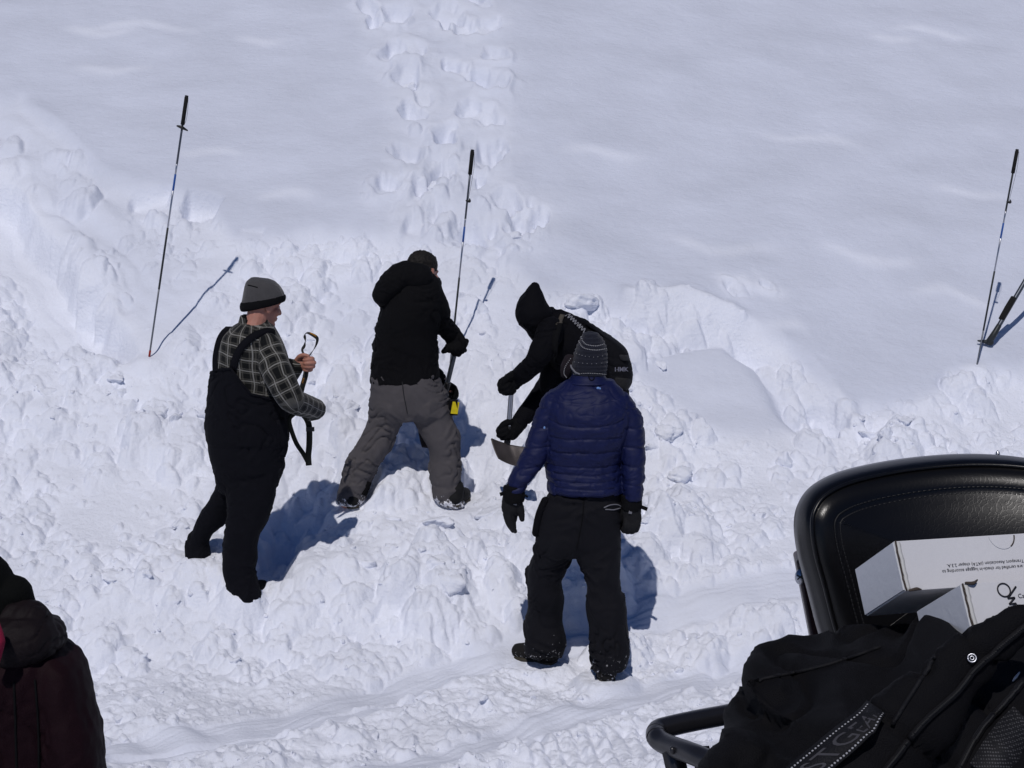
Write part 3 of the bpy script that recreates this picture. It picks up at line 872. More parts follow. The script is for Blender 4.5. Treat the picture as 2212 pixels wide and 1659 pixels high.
def plaid_man():
    Y = 9.10
    t = empty('person', at(500, 1265, Y + .1), 'man in black and white plaid shirt, black bib overalls and grey beanie wading in debris', 'person', 'people at the dig')
    torso = [(692, 524, 584, Y, .075), (706, 500, 592, Y, .14), (723, 480, 600, Y, .20), (750, 471, 614, Y, .215), (787, 463, 624, Y, .205),
             (824, 457, 627, Y, .20), (873, 452, 622, Y, .195), (915, 447, 621, Y, .195), (950, 449, 622, Y, .19)]
    hips = [(930, 447, 623, Y, .19), (960, 451, 620, Y, .195), (985, 457, 613, Y, .195), (1015, 465, 610, Y, .185), (1045, 470, 600, Y + .02, .15)]
    rleg = [(1000, 485, 611, Y - .06, .11), (1045, 489, 598, Y - .08, .105), (1084, 490, 592, Y - .08, .10), (1130, 489, 577, Y - .07, .10), (1154, 486, 562, Y - .06, .095),
            (1180, 483, 556, Y - .05, .09), (1205, 482, 556, Y - .04, .09), (1235, 482, 549, Y - .04, .088), (1262, 488, 544, Y - .03, .085), (1300, 492, 545, Y - .03, .08)]
    lleg = [(995, 462, 570, Y + .12, .10), (1035, 468, 552, Y + .16, .10), (1069, 456, 522, Y + .19, .10), (1097, 439, 507, Y + .21, .095), (1128, 424, 491, Y + .23, .09),
            (1154, 412, 461, Y + .25, .085), (1180, 405, 448, Y + .26, .08), (1205, 402, 441, Y + .26, .075), (1235, 400, 440, Y + .27, .07)]
    Ra = [at(577, 752, Y - .13), at(603, 812, Y - .22), at(628, 862, Y - .24), at(656, 876, Y - .12), at(681, 884, Y + .02)]
    Rr = [.088, .088, .076, .066, .060]
    La = [at(545, 745, Y + .17), at(590, 815, Y + .28), at(606, 832, Y + .26), at(637, 794, Y + .06)]
    Lr = [.085, .075, .066, .050]
    # the body itself: one continuous skin
    hc = at(568, 660, Y); hf = (0.72, 0.64, -0.18); hu = (0.06, 0.10, 1)
    ax = frame_of(hf, hu)
    hand_c = at(637, 787, Y + .06); hand_f = (0.95, -0.10, 0.02); thumb = (0.10, 0.0, 1)
    rh_c = at(676, 884, Y + .04)
    body = [loft(torso, k=.9), loft(hips, k=.9), loft(rleg, k=.7), loft(lleg[:-2], k=.62), tube(Ra, [q_ * .72 for q_ in Rr]), tube(La + [at(640, 788, Y + .06)], Rr_(Lr, .66, .027))]
    body += head_parts(hc, hf, hu, 1.0) + fist_parts(hand_c, hand_f, thumb, 1.02, side=SIDE_L) + fist_parts(at(656, 883, Y - .02), (.6, .5, -.35), (.3, -.3, .9), .62)
    body += [tube([at(562, 700, Y + .01), at(558, 730, Y)], [.062, .10])]
    body += [tube([at(518, 1230, Y - .03), at(520, 1275, Y - .03), FEET['plaid_r'] + [.05, .06, -.09]], [.05, .045, .035]), tube([at(425, 1160, Y + .26), at(424, 1205, Y + .26), FEET['plaid_l'] + [.04, .03, -.07]], [.036, .032, .028])]
    link('body', fused(body, .0042, 3), M_SKIN, t)
    # eye on the far side of the brow
    for sx in (-1, 1):
        e_ = ball(hc + np.array((sx * .030, .086, .002)) @ ax, .0085, n=12)
        mesh('eye', *e_, M_EYE, t)
    # plaid shirt
    me = fused([loft(torso), tube(Ra, Rr), tube(La, Lr)], .0075, 4, lambda P: cloth(.007, (10, 10, 14), 2)(P))
    P = coords(me)
    u1, v1, d1 = tube_uv(P, Ra, Rr); u2, v2, d2 = tube_uv(P, La, Lr)
    cz = at(545, 790, Y)
    tilt = P[:, 2] + 0.22 * (P[:, 0] - cz[0])
    ut = np.where(True, np.arctan2(P[:, 0] - cz[0], -(P[:, 1] - cz[1])) * .185, 0)
    arm1 = (d1 < 1.32) & (P[:, 0] > at(572, 750, Y)[0]); arm2 = (d2 < 1.12) & (P[:, 1] > Y + .1)
    uu = np.where(arm1, u1 + .015, np.where(arm2, u2, ut)); vv = np.where(arm1, v1, np.where(arm2, v2, tilt))
    nz = noise3(P * 9) * .012
    a_ = me.attributes.new('weave', 'FLOAT_VECTOR', 'POINT')
    a_.data.foreach_set('vector', np.stack([uu + nz, vv + nz, 0 * uu], 1).ravel().astype(np.float32))
    shirt = link('shirt', me, M_PLAID, t)
    sb = bvh_of(me)
    # folded collar and cuffs
    cl = [(684, 521, 577, Y + .0, .080), (694, 517, 588, Y, .095), (704, 515, 597, Y - .01, .105)]
    cl = [(519, 681, 574, 700, Y, .085), (517, 690, 586, 714, Y, .098), (514, 699, 592, 726, Y - .01, .11)]
    cm = fused([loft(cl, cap=.05)], .006, 2, cloth(.005, (12, 12, 12), 5))
    Pc = coords(cm); a_ = cm.attributes.new('weave', 'FLOAT_VECTOR', 'POINT')
    a_.data.foreach_set('vector', np.stack([Pc[:, 0] * 1.1 + Pc[:, 1] * .4, Pc[:, 2] + .012, Pc[:, 0] * 0], 1).ravel().astype(np.float32))
    link('collar', cm, M_PLAID, shirt)
    link('undershirt', fused([loft([(522, 679, 574, 692, Y, .072), (521, 688, 580, 704, Y, .08)], cap=.05)], .006, 2), M_BLACK, t)
    link('cuff', fused([tube([La[-1] - [.035, 0, 0], La[-1] + [.002, 0, -.002]], [.054, .049], cap=.15)], .006, 2, cloth(.006, (20, 20, 20), 6)), M_BLACK, shirt)
    cm2 = fused([tube([Ra[-1] - [.030, .030, -.002], Ra[-1] + [.006, .010, -.001]], [.066, .061], cap=.12)], .006, 2, cloth(.008, (20, 20, 20), 6))
    Pc = coords(cm2); a_ = cm2.attributes.new('weave', 'FLOAT_VECTOR', 'POINT')
    a_.data.foreach_set('vector', np.stack([Pc[:, 2] * 1.2, Pc[:, 0] * 1.0, Pc[:, 0] * 0], 1).ravel().astype(np.float32))
    link('cuff', cm2, M_PLAID, shirt)
    # bib overalls with braces
    top = lambda vx: np.interp(vx, [440, 466, 485, 500, 512, 541, 580, 640], [806, 797, 794, 793, 812, 848, 857, 862])
    grown = [(a, b - 4.5, c + 4, d_, e_ + .022) for a, b, c, d_, e_ in torso[3:]]
    def keepf(Pq):
        vx, vy = vcoord(Pq); return vy > top(vx) + 2 * noise3(Pq * 25)
    hips2 = [(a, b - 2, c + 2, d_, e_ + .008) for a, b, c, d_, e_ in hips]
    ft = [tube([at(524, 1240, Y - .04), at(528, 1290, Y - .04)], [.085, .10]), tube([at(426, 1180, Y + .26), at(430, 1240, Y + .2)], [.075, .085])]
    bme = fused([loft(grown, cap=.1), loft(hips2), loft(rleg), loft(lleg)] + ft, .0085, 4, cloth(.014, (9, 9, 20), 1), keepf)
    bib = link('bib_overalls', bme, M_BIB, t)
    bb = bvh_of(bme)
    ex = np.linspace(464, 585, 46)
    S = [on(bb, x, top(x) + 3, .002) for x in ex]
    S = np.array([q_ for q_ in S if q_ is not None and q_[1] < Y + .05])
    mesh('binding', *tube(S, [.007] * len(S), n=8, sub=1), M_BIB, bib)
    for pts in ([(470, 812), (469, 780), (473, 752), (480, 730), (493, 712), (508, 700)], [(503, 800), (512, 768), (524, 748), (541, 732), (560, 722), (580, 718), (592, 722)]):
        q = catmull(pts, 22)
        S = np.array([p for p in (on(sb, a, b, .006) for a, b in q) if p is not None])
        mesh('brace', *ribbon(S, .043, .006, up=(-.1, -1, .45)), M_BIB, bib)
    for pts in ([(604, 905), (612, 960), (606, 985)],):
        bb = bvh_of(bme)
        S = np.array([on(bb, a, b, .004, Y - .15) for a, b in catmull(pts, 10)])
        mesh('pocket_flap', *ribbon(S, .05, .008, up=(.5, -1, 0)), M_BIB, bib)
    for f0, an in ((FEET['plaid_r'], at(520, 1225, Y - .04)), (FEET['plaid_l'], at(425, 1165, Y + .25))):
        h_, to_ = f0 + [-.03, -.05, -.075], f0 + [.10, .16, -.075]
        bo = link('boot', fused(boot_parts(h_, to_, an, .95), .006, 3), M_BLACK, t)
        mesh('sole', *sole_part(h_, to_, .95), M_SOLE, bo)
    # beanie
    hs = [(541, 600, 560, 599.5, Y, .022), (532, 608, 584, 603.5, Y, .062), (528, 621, 601, 614, Y, .090), (524.5, 642, 611, 628, Y, .100), (521.5, 656, 615.5, 640, Y, .102), (521, 664, 616, 647, Y, .102)]
    hat = link('beanie', fused([loft(hs, cap=.25)], .0045, 3, cloth(.004, (16, 16, 16), 3)), M_HAT, t)
    hb = [(520, 654, 616.5, 637, Y, .104), (519, 663, 617.5, 644, Y, .106), (521, 672, 615.5, 651, Y, .103)]
    link('band', fused([loft(hb, cap=.08)], .0045, 3, cloth(.003, (16, 16, 16), 4)), M_BLACK, hat)
    hb_ = bvh_of(hat.data)
    S = np.array([on(hb_, a, b, .001) for a, b in catmull([(536, 616), (545, 618), (556, 621)], 8)])
    mesh('seam', *tube(S, [.003] * 8, n=6, sub=1), M_BLACK, hat)
    return t

def Rr_(r, k, last):
    return [q * k for q in r] + [last]
SIDE_L = 1
M_EYE = material('eye', (.5, .48, .46), rough=.2, spec=.6)
M_PLAID = plaid_material()
plaid_man()

# strap held in his bare fist and the looped webbing below it
def held_strap():
    Y = 9.10
    Yh = Y + .10
    t = empty('strap', at(668, 1000, Y), 'dark webbing strap with orange edge held up in the fist of the plaid-shirted man', 'strap')
    lp = [at(660, 771, Yh), at(653, 757, Yh + .01), at(658, 746, Yh + .02), at(660, 735, Yh + .01), at(658, 724, Yh), at(664, 719, Yh), at(676, 724, Yh), at(685, 731, Yh + .01), at(684, 742, Yh + .02), at(677, 756, Yh + .01), at(666, 771, Yh)]
    lp = catmull(lp, 50)
    th = np.linspace(0, 1, 50)
    mid = lp.mean(0); rad_ = lp - mid; rad_ /= np.linalg.norm(rad_, axis=1)[:, None]
    ups = rad_ + np.array([0, -1.0, 0]) * (.35 + .45 * np.sin(th * 11))[:, None]
    mesh('loop', *ribbon(lp, .025, .003, up=ups), M_STRAP, t)
    mesh('edge', *ribbon(lp[27:34] + [0, -.003, .006], .006, .003, up=ups[27:34]), M_ORANGE, t)
    tail = catmull([at(662, 798, Yh - .05), at(659, 815, Yh - .06), at(654, 832, Yh - .06), at(650, 848, Yh - .05)], 20)
    mesh('tail', *ribbon(tail, .030, .003, up=(.25, -1, .1)), M_STRAP, t)
    V, F = text_flat('VOX', .016, 'CENTER')
    o = np.array(at(655.5, 822, Yh - .068)); dn = tail[4] - tail[-4]; dn /= np.linalg.norm(dn)
    sd_ = np.cross(dn, [.25, -1, .1]); sd_ /= np.linalg.norm(sd_)
    W = [o + dn * x + -sd_ * (y - .008) * -1 for x, y in V]
    mesh('lettering', W, F, M_ORANGE, t, smooth=False)
    mesh('hanging_band', *ribbon(catmull([at(655, 895, Y - .02), at(664, 908, Y), at(668, 925, Y), at(668, 960, Y), at(666, 985, Y), at(667, 1005, Y + .02)], 30), .034, .006, up=(.2, -1, .05)), M_STRAPB, t)
    mesh('hanging_band', *ribbon(catmull([at(636, 893, Y - .02), at(625, 905, Y - .03), at(628, 925, Y - .02), at(640, 957, Y), at(655, 980, Y), at(666, 1000, Y + .02)], 30), .026, .006, up=(.2, -1, .05)), M_STRAPB, t)
    mesh('buckle', *box(at(670, 927, Y - .006), (.023, .008, .012)), M_PLASTIC, t, smooth=False)
    cd = catmull([at(676, 866, Y), at(690, 868, Y), at(699, 878, Y + .01), at(699, 888, Y + .02), at(690, 899, Y + .01), at(672, 904, Y)], 40)
    mesh('cord', *tube(cd, [.0024] * 40, n=6, sub=1), M_WIRE, t)
    return t
M_STRAPB = material('black_webbing', (.010, .011, .008), rough=.8, bump=.5, bump_scale=300)
held_strap()

# ================================================================== the man in the black hooded jacket
def hooded_jacket_man():
    Y = 9.92
    t = empty('person', at(870, 1090, Y), 'man in black hooded jacket and grey snow trousers digging, seen from behind', 'person', 'people at the dig')
    torso = [(588, 862, 935, Y + .03, .10), (606, 842, 950, Y + .02, .15), (630, 832, 955, Y, .17), (660, 826, 955, Y - .01, .175), (690, 817, 952, Y - .01, .175), (723, 810, 944, Y, .17),
             (753, 804, 947, Y, .17), (787, 802, 946, Y, .165), (806, 801, 946, Y, .165), (826, 801, 946.5, Y, .165)]
    Ra = [at(925, 630, Y - .02), at(943, 665, Y + .02), at(952, 693, Y + .06), at(976, 722, Y + .12)]
    Rr = [.085, .080, .072, .058]
    La = [at(850, 640, Y + .06), at(850, 690, Y + .25), at(880, 760, Y + .32), at(945, 815, Y + .28)]
    Lr = [.085, .075, .065, .052]
    hips = [(806, 803, 946, Y, .155), (830, 802, 956, Y, .165), (860, 799, 969, Y, .165), (885, 796, 977, Y, .155), (903, 795, 981, Y, .13)]
    lleg = [(870, 798, 892, Y, .12), (909, 793, 874, Y, .115), (934, 782, 860, Y, .11), (964, 765, 847, Y, .105), (990, 751, 829, Y, .10), (1015, 741, 818, Y, .10), (1040, 734, 803, Y, .10), (1064, 728, 795, Y, .10), (1084, 726, 787, Y, .095)]
    rleg = [(870, 882, 973, Y, .12), (907, 890, 982, Y, .115), (941, 909, 995, Y, .11), (971, 926, 995, Y, .105), (1007, 929, 1000, Y, .10), (1040, 931, 998, Y, .10), (1071, 937, 999, Y, .10), (1088, 955, 1004, Y, .095)]
    hc = at(915, 588, Y + .05); hf = (.62, .72, -.32); hu = (.05, .30, 1)
    ax = frame_of(hf, hu)
    lf, rf = FEET['hood_l'], FEET['hood_r']
    body = [loft(torso, k=.86), loft(hips[:-1], k=.80), loft(lleg, k=.78), loft(rleg, k=.78), tube(Ra + [at(979, 728, Y + .12)], Rr_(Rr, .7, .03)), tube(La + [at(955, 822, Y + .27)], Rr_(Lr, .7, .03))]
    body += head_parts(hc, hf, hu) + fist_parts(at(974, 716, Y + .12), (.28, .15, -.92), (.85, -.2, .3), .9) + fist_parts(at(955, 822, Y + .27), (.7, 0, -.5), (.1, -.9, 0), .8)
    body += [tube([at(760, 1060, Y), lf + [0, 0, .055], lf + [-.03, .06, .045]], [.045, .042, .034]), tube([at(976, 1060, Y), rf + [0, 0, .055], rf + [.02, .06, .045]], [.045, .042, .034])]
    link('body', fused(body, .007, 3), M_SKIN, t)
    hr = [ball(hc + np.array((0, -.018, .045)) @ ax, (.088, .104, .086), ax), ball(hc + np.array((0, -.035, .0)) @ ax, (.086, .088, .085), ax)]
    link('hair', fused(hr, .005, 2, lambda P: .006 * noise3(P * 60) + .004 * noise3(P * np.array([120, 120, 40]))), M_HAIR, t)
    jm = fused([loft(torso, cap=.12), tube(Ra, Rr), tube(La, Lr)], .0085, 4, cloth(.017, (8, 8, 15), 4))
    jk = link('jacket', jm, M_BLACK, t)
    hood = [at(905, 600, Y - .06), at(876, 597, Y - .08), at(848, 614, Y - .10), at(831, 640, Y - .09)]
    hd = [tube(hood, [.090, .082, .085, .062], n=18), tube([at(880, 583, Y + .02), at(856, 596, Y - .04), at(838, 612, Y - .06)], [.055, .065, .06]),
          tube([at(830, 620, Y - .09), at(824, 640, Y - .08), at(826, 656, Y - .05)], [.055, .058, .030])]
    link('hood', fused(hd, .007, 3, cloth(.011, (14, 14, 14), 9)), M_BLACK, jk)
    link('cuff', fused([tube([Ra[-1] - [.03, 0, -.03], Ra[-1] + [.01, 0, -.01]], [.062, .060], cap=.2)], .007, 2, cloth(.004, (20, 20, 20), 1)), M_BLACK, jk)
    tm = fused([loft(hips, cap=.1), loft(lleg, cap=.25), loft(rleg, cap=.25)], .0085, 4, cloth(.019, (7, 7, 17), 7))
    tr_ = link('trousers', tm, M_GREYT, t)
    tb = bvh_of(tm)
    # dark inner ankle guards
    for pts, wd in (([(795, 1040), (789, 1056), (783, 1068)], .045),):
        S = np.array([on(tb, a, b, .003, Y - .1) for a, b in catmull(pts, 8)])
        mesh('ankle_guard', *ribbon(S, wd, .006, up=(.3, -1, .1)), M_BLACK, tr_)
    S = np.array([on(tb, a, b, .002, Y - .12) for a, b in catmull([(868, 815), (872, 850), (880, 893)], 14)])
    mesh('seam', *tube(S, [.003] * 14, n=6, sub=1), M_DGREY, tr_)
    tag_c = at(983, 881, Y - .02)
    mesh('pocket', *box(at(979, 880, Y - .03), (.028, .03, .045)), M_BLACK, tr_, smooth=False)
    ax_ = frame_of((.25, -1, .12), (.18, 0, 1))
    tag_c = at(983, 881, Y - .06)
    lb, f_ = box((0, 0, 0), (.021, .004, .036)); lb = lb + np.random.RandomState(3).normal(0, .002, lb.shape)
    mesh('yellow_tag', lb @ ax_ + tag_c, f_, M_YELLOW, tr_, smooth=False)
    for f0, ank, dx in ((lf, at(762, 1058, Y), (-.13, .12)), (rf, at(974, 1066, Y), (.08, .14))):
        me = fused(boot_parts(f0 + [-dx[0] * .2, -.10, 0], f0 + [dx[0] * .3 + .03, dx[1], 0], ank), .006, 3)
        bo = link('boot', me, M_BOOTSNOW, t)
        mesh('sole', *sole_part(f0 + [-dx[0] * .2, -.10, 0], f0 + [dx[0] * .3 + .03, dx[1], 0]), M_SOLE, bo)
    gl = fused(fist_parts(at(974, 716, Y + .12), (.28, .15, -.92), (.85, -.2, .3), 1.22, fr=.0135, side=1)
               + [tube([at(973, 716, Y + .12), at(984, 736, Y + .12), at(988, 750, Y + .12)], [.058, .062, .05], flat=.8),
                  tube([at(975, 745, Y + .10), at(964, 755, Y + .09), at(958, 759, Y + .08)], [.028, .022, .017]),
                  tube([at(988, 748, Y + .11), at(1000, 746, Y + .10), at(1007, 737, Y + .10)], [.034, .026, .018])], .0048, 3, cloth(.004, (25, 25, 25), 2))
    link('glove', gl, M_BLACK, t)
    g2 = fused(fist_parts(at(955, 822, Y + .27), (.7, 0, -.5), (.1, -.9, 0), 1.1, fr=.013), .005, 3)
    link('glove', g2, M_BLACK, t)
    mesh('zip_pull', *tube([at(948, 752, Y - .05), at(948.5, 761, Y - .05), at(950, 763, Y - .05)], [.003, .003, .002], n=8), M_ALU, jk)
    return t
M_GREYT = snowy('grey_snow_trousers', (.078, .072, .076), at(760, 1084, 9.9)[2], at(760, 1045, 9.9)[2], .35)
M_BOOTSNOW = snowy('black_boot_with_snow', (.010, .010, .011), at(760, 1098, 9.9)[2], at(760, 1060, 9.9)[2], .34)
hooded_jacket_man()

def shovel(name, label, p0, p1, sock, blade_c, ax, bw, bl, m_sh, holes_, grip=True, group='avalanche shovels'):
    t = empty(name, p1, label, 'shovel', group)
    d = p1 - p0; d /= np.linalg.norm(d)
    mesh('shaft', *tube([p0, (p0 + p1) / 2, p1], [.0155, .0155, .0155], n=16, cap=.1), m_sh, t)
    mesh('socket', *tube([p1 - d * .05, p1 + d * .02, sock], [.020, .021, .019], n=14, cap=.2), M_PLASTIC, t)
    if grip:
        s_ = np.cross(d, [0, 1, 0]); s_ /= np.linalg.norm(s_)
        mesh('handle', *tube([p0 - s_ * .055, p0, p0 + s_ * .055], [.016, .017, .016], n=12), M_PLASTIC, t)
    # dished blade
    V, F = [], []
    nu, nv = 22, 16
    for lay in (0, 1):
        for j in range(nv):
            v = j / (nv - 1)
            for i in range(nu):
                u = -1 + 2 * i / (nu - 1)
                hw = bw * (1.0 - .10 * v ** 3) * (1 if v > .06 else .93)
                dish = .020 * (abs(u) ** 2.5) + .014 * (1 - v) ** 3 - .006 * math.exp(-(u / .16) ** 2) * (1 - v)
                p = np.array([u * hw, dish + lay * .0022, -bl * v + .012 * (1 - u * u) * (-v)])
                V.append(p @ ax + blade_c)
    o = nu * nv
    for j in range(nv - 1):
        for i in range(nu - 1):
            a = j * nu + i
            F.append((a, a + 1, a + nu + 1, a + nu)); F.append((o + a, o + a + nu, o + a + nu + 1, o + a + 1))
    rim = [i for i in range(nu)] + [j * nu + nu - 1 for j in range(1, nv)] + [(nv - 1) * nu + i for i in range(nu - 2, -1, -1)] + [j * nu for j in range(nv - 2, 0, -1)]
    for a, b in zip(rim, rim[1:] + rim[:1]):
        F.append((b, a, o + a, o + b))
    bl_ = mesh('blade', V, F, M_BLADE, t)
    for u, v in holes_:
        c = np.array([u * bw, -.002 + .020 * abs(u) ** 2.5 + .014 * (1 - v) ** 3, -bl * v]) @ ax + blade_c
        mesh('rivet', *ball(c, (.005, .002, .005), ax, n=10), M_ALU, bl_)
    return t

Yb = 9.92 + .12
axb = frame_of((.10, -.85, .30), (-.15, .35, .9))
shovel('shovel', 'dark shovel gripped by the man in grey trousers, its blade showing between his legs', at(985, 752, Yb), at(963, 842, Yb + .04), at(949, 900, Yb + .05),
       at(935, 906, Yb + .06), axb, .105, .17, M_DALU, [(-.6, .2), (.6, .2)])

# ================================================================== the person bending over with a pack
def bending_person():
    Y = 9.9
    t = empty('person', at(1300, 1085, Y), 'person in black with pointed hood up, bent double over a shovel', 'person', 'people at the dig')
    tor = [at(1180, 715, Y), at(1215, 735, Y), at(1255, 760, Y + .03), at(1295, 800, Y + .04), at(1305, 840, Y + .04)]
    trr = [.105, .150, .165, .165, .150]
    A1 = [at(1190, 715, Y - .16), at(1172, 755, Y - .22), at(1150, 790, Y - .20), at(1125, 812, Y - .12)]
    r1 = [.085, .075, .066, .056]
    A2 = [at(1205, 790, Y + .17), at(1180, 838, Y + .12), at(1150, 878, Y + .02), at(1122, 912, Y - .05)]
    r2 = [.080, .070, .062, .053]
    lL = [at(1285, 850, Y + .08), at(1262, 940, Y + .02), at(1266, 1030, Y + .04), at(1265, 1062, Y + .04)]
    lR = [at(1320, 850, Y - .06), at(1318, 950, Y - .12), at(1330, 1040, Y - .05), at(1330, 1072, Y - .05)]
    lr = [.115, .095, .080, .080]
    hc = at(1164, 684, Y - .01); hf = (-.72, -.05, -.62); hu = (-.50, .1, .75)
    g1, g2 = at(1110, 820, Y - .09), at(1106, 925, Y - .06)
    fl, fr_ = FEET['bend_l'], FEET['bend_r']
    body = [tube(tor, [r * .82 for r in trr]), tube(A1 + [at(1118, 815, Y - .10)], Rr_(r1, .7, .03)), tube(A2 + [at(1118, 917, Y - .06)], Rr_(r2, .7, .03)), tube(lL, [r * .75 for r in lr]), tube(lR, [r * .75 for r in lr])]
    body += head_parts(hc, hf, hu, .86) + [tube([hc, tor[0], tor[1]], [.06, .09, .11])]
    body += fist_parts(at(1122, 812, Y - .10), (-.62, 0, -.42), (-.5, -.4, .5), .70, side=-1) + fist_parts(at(1118, 917, Y - .05), (-.72, 0, -.42), (-.35, -.2, .9), .62, side=-1)
    body += [tube([lL[-1], fl + [.03, .01, .055], fl + [-.06, .03, .045]], [.05, .042, .034]), tube([lR[-1], fr_ + [.03, .01, .055], fr_ + [-.06, .03, .045]], [.05, .042, .034])]
    link('body', fused(body, .008, 3), M_SKIN, t)
    jm = fused([tube(tor, trr, n=24), tube(A1, r1), tube(A2, r2), tube([at(1185, 700, Y), at(1205, 712, Y), at(1240, 735, Y)], [.10, .125, .15]),
                tube([at(1195, 790, Y + .02), at(1198, 830, Y + .03), at(1225, 850, Y + .03)], [.07, .10, .11])], .0085, 4, cloth(.016, (10, 10, 10), 12))
    jk = link('jacket', jm, M_BLACKN, t)
    hood = [loft([(1149, 613, 1163, 616, Y + .0, .03), (1138, 628, 1172, 633, Y, .07), (1120, 650, 1182, 655, Y - .01, .105), (1113.5, 676, 1192, 672, Y - .02, .125),
                  (1118, 697, 1196, 690, Y - .02, .125), (1132, 714, 1194, 708, Y - .02, .11), (1146, 731, 1186, 726, Y - .02, .08)], n=28, e=2.1)]
    hm = fused(hood, .0075, 3, cloth(.012, (12, 12, 12), 3))
    link('hood', hm, M_BLACKN, jk)
    tm = fused([tube(lL, lr, n=18), tube(lR, lr, n=18), tube([at(1290, 820, Y + .03), at(1300, 870, Y + .02)], [.16, .14])], .0095, 4, cloth(.016, (8, 8, 16), 8))
    link('trousers', tm, M_BLACKN, t)
    for f0, a in ((fl, lL[-1]), (fr_, lR[-1])):
        bo = link('boot', fused(boot_parts(f0 + [.1, 0, 0], f0 + [-.18, .05, 0], a), .007, 3), M_BOOTSNOW, t)
        mesh('sole', *sole_part(f0 + [.1, 0, 0], f0 + [-.18, .05, 0]), M_SOLE, bo)
    ga = fused(fist_parts(at(1122, 812, Y - .10), (-.62, 0, -.42), (-.5, -.4, .5), 1.2, fr=.0140, side=-1)
               + [tube([at(1122, 812, Y - .10), at(1104, 826, Y - .10)], [.055, .062], flat=.9), tube([at(1133, 804, Y - .12), at(1120, 814, Y - .11)], [.058, .060], cap=.3)], .005, 3, cloth(.004, (25, 25, 25), 5))
    link('glove', ga, M_BLACK, t)
    gb = fused(fist_parts(at(1120, 916, Y - .06), (-.72, 0, -.42), (-.35, -.2, .9), 1.15, fr=.0135, side=-1)
               + [tube([at(1120, 916, Y - .06), at(1103, 934, Y - .06)], [.050, .054], flat=.9), tube([at(1098, 932, Y - .07), at(1092, 922, Y - .07), at(1088, 914, Y - .07)], [.020, .016, .013]),
                  tube([at(1105, 940, Y - .07), at(1090, 938, Y - .07), at(1083, 936, Y - .07)], [.030, .024, .015])], .005, 3, cloth(.004, (25, 25, 25), 6))
    link('glove', gb, M_BLACK, t)
    return t, jm
M_BLACKN = material('black_shell_fabric', (.0032, .0032, .0050), rough=.85, spec=.10, bump=.3, bump_scale=450)
_, bend_jacket = bending_person()
Yc = 9.9 - .09
axc = frame_of((-.05, -.72, .62), (-.26, .64, .74))
axc[0] = np.array([.94, .10, -.26]); axc[0] /= np.linalg.norm(axc[0])
shovel('shovel', 'shovel with bright aluminium shaft and wide scuffed blade, held by the bent-over person', at(1106, 826, Yc), at(1097.5, 938, Yc), at(1094, 968, Yc),
       at(1100, 962, Yc - .005), axc, .118, .14, M_ALU, [(-.62, .22), (.62, .22)])

def backpack():
    Y = 9.9
    t = empty('backpack', at(1320, 830, Y), 'black backpack with grey lower panel on the bent-over person', 'backpack')
    main = [loft([(1232, 700, 1290, 712, Y, .10), (1262, 716, 1322, 728, Y, .13), (1285, 742, 1352, 752, Y, .14), (1296, 770, 1360, 776, Y, .14), (1302, 800, 1366, 802, Y, .14), (1304, 825, 1363, 828, Y, .135), (1308, 846, 1350, 848, Y, .11)], e=2.6)]
    mm = fused(main, .007, 3, cloth(.008, (12, 12, 12), 2))
    link('pack_bag', mm, M_PACK, t)
    lid = [loft([(1252, 694, 1282, 702, Y, .09), (1270, 702, 1300, 716, Y, .12), (1290, 716, 1330, 740, Y, .135), (1318, 735, 1353, 757, Y, .12)], e=2.4)]
    link('pack_lid', fused(lid, .007, 3, cloth(.007, (14, 14, 14), 4)), M_BLACKN, t)
    b = bvh_of(mm)
    S = np.array([p for p in (on(b, x, y, .003) for x, y in catmull([(1322, 829), (1334, 834), (1346, 842)], 10)) if p is not None])
    low = fused([loft([(1312, 806, 1364.5, 814, Y - .008, .137), (1312, 826, 1362.5, 830, Y - .008, .134), (1316, 843, 1350, 847, Y - .008, .108)], e=2.6, cap=.2)], .007, 3)
    link('lower_panel', low, M_PACKG, t)
    side = fused([loft([(1326, 758, 1356, 764, Y - .012, .136), (1330, 770, 1361, 775, Y - .012, .136)], e=2.6, cap=.1)], .006, 2)
    link('side_strap', side, M_DGREY, t)
    V, F = text_flat('HMK', .036, 'CENTER', 1.05, .0012)
    c = on(b, 1342, 798, .004)
    W = []
    for x, y in V:
        p = on(b, 1342 + x / px(Y), 802 - y / px(Y) * 1.0, .004, Y - .13); W.append(p)
    mesh('lettering', W, F, M_GREYTXT, t, smooth=False)
    jb = bvh_of(bend_jacket)
    S = np.array([p for p in (on(jb, x, y, .006) for x, y in catmull([(1214, 681), (1210, 693), (1203, 704)], 10)) if p is not None])
    mesh('shoulder_strap', *ribbon(S, .028, .005, up=(-.1, -1, .5)), M_STRAP2, t)
    S = np.array([p for p in (on(jb, x, y, .010) for x, y in catmull([(1206, 700), (1196, 740), (1200, 790), (1228, 806)], 20)) if p is not None])
    mesh('shoulder_strap', *ribbon(S, .040, .008, up=(-.3, -1, .2)), M_BLACK, t)
    rs_ = np.random.RandomState(5)
    zz = [(1225 + i * 2.35 + (4.0 if i % 2 else -4.0) * .7 + rs_.uniform(-1, 1), 681 + i * 2.15 + (-3.4 if i % 2 else 3.4) * .8) for i in range(17)]
    bb = bvh_of(bend_jacket, mm)
    S = np.array([p for p in (on(bb, x, y, .006) for x, y in zz) if p is not None])
    S = catmull(S, 80)
    mesh('bungee_cord', *tube(S, [.0034] * 80, n=6, sub=1), M_CORD, t)
    return t
M_PACK = material('black_pack_cloth', (.0045, .0045, .0065), rough=.8, spec=.15, bump=.4, bump_scale=300)
M_PACKG = material('charcoal_pack_panel', (.016, .0155, .0165), rough=.75, spec=.2, bump=.4, bump_scale=300)
M_GREYTXT = material('grey_embroidery', (.15, .15, .19), rough=.8)
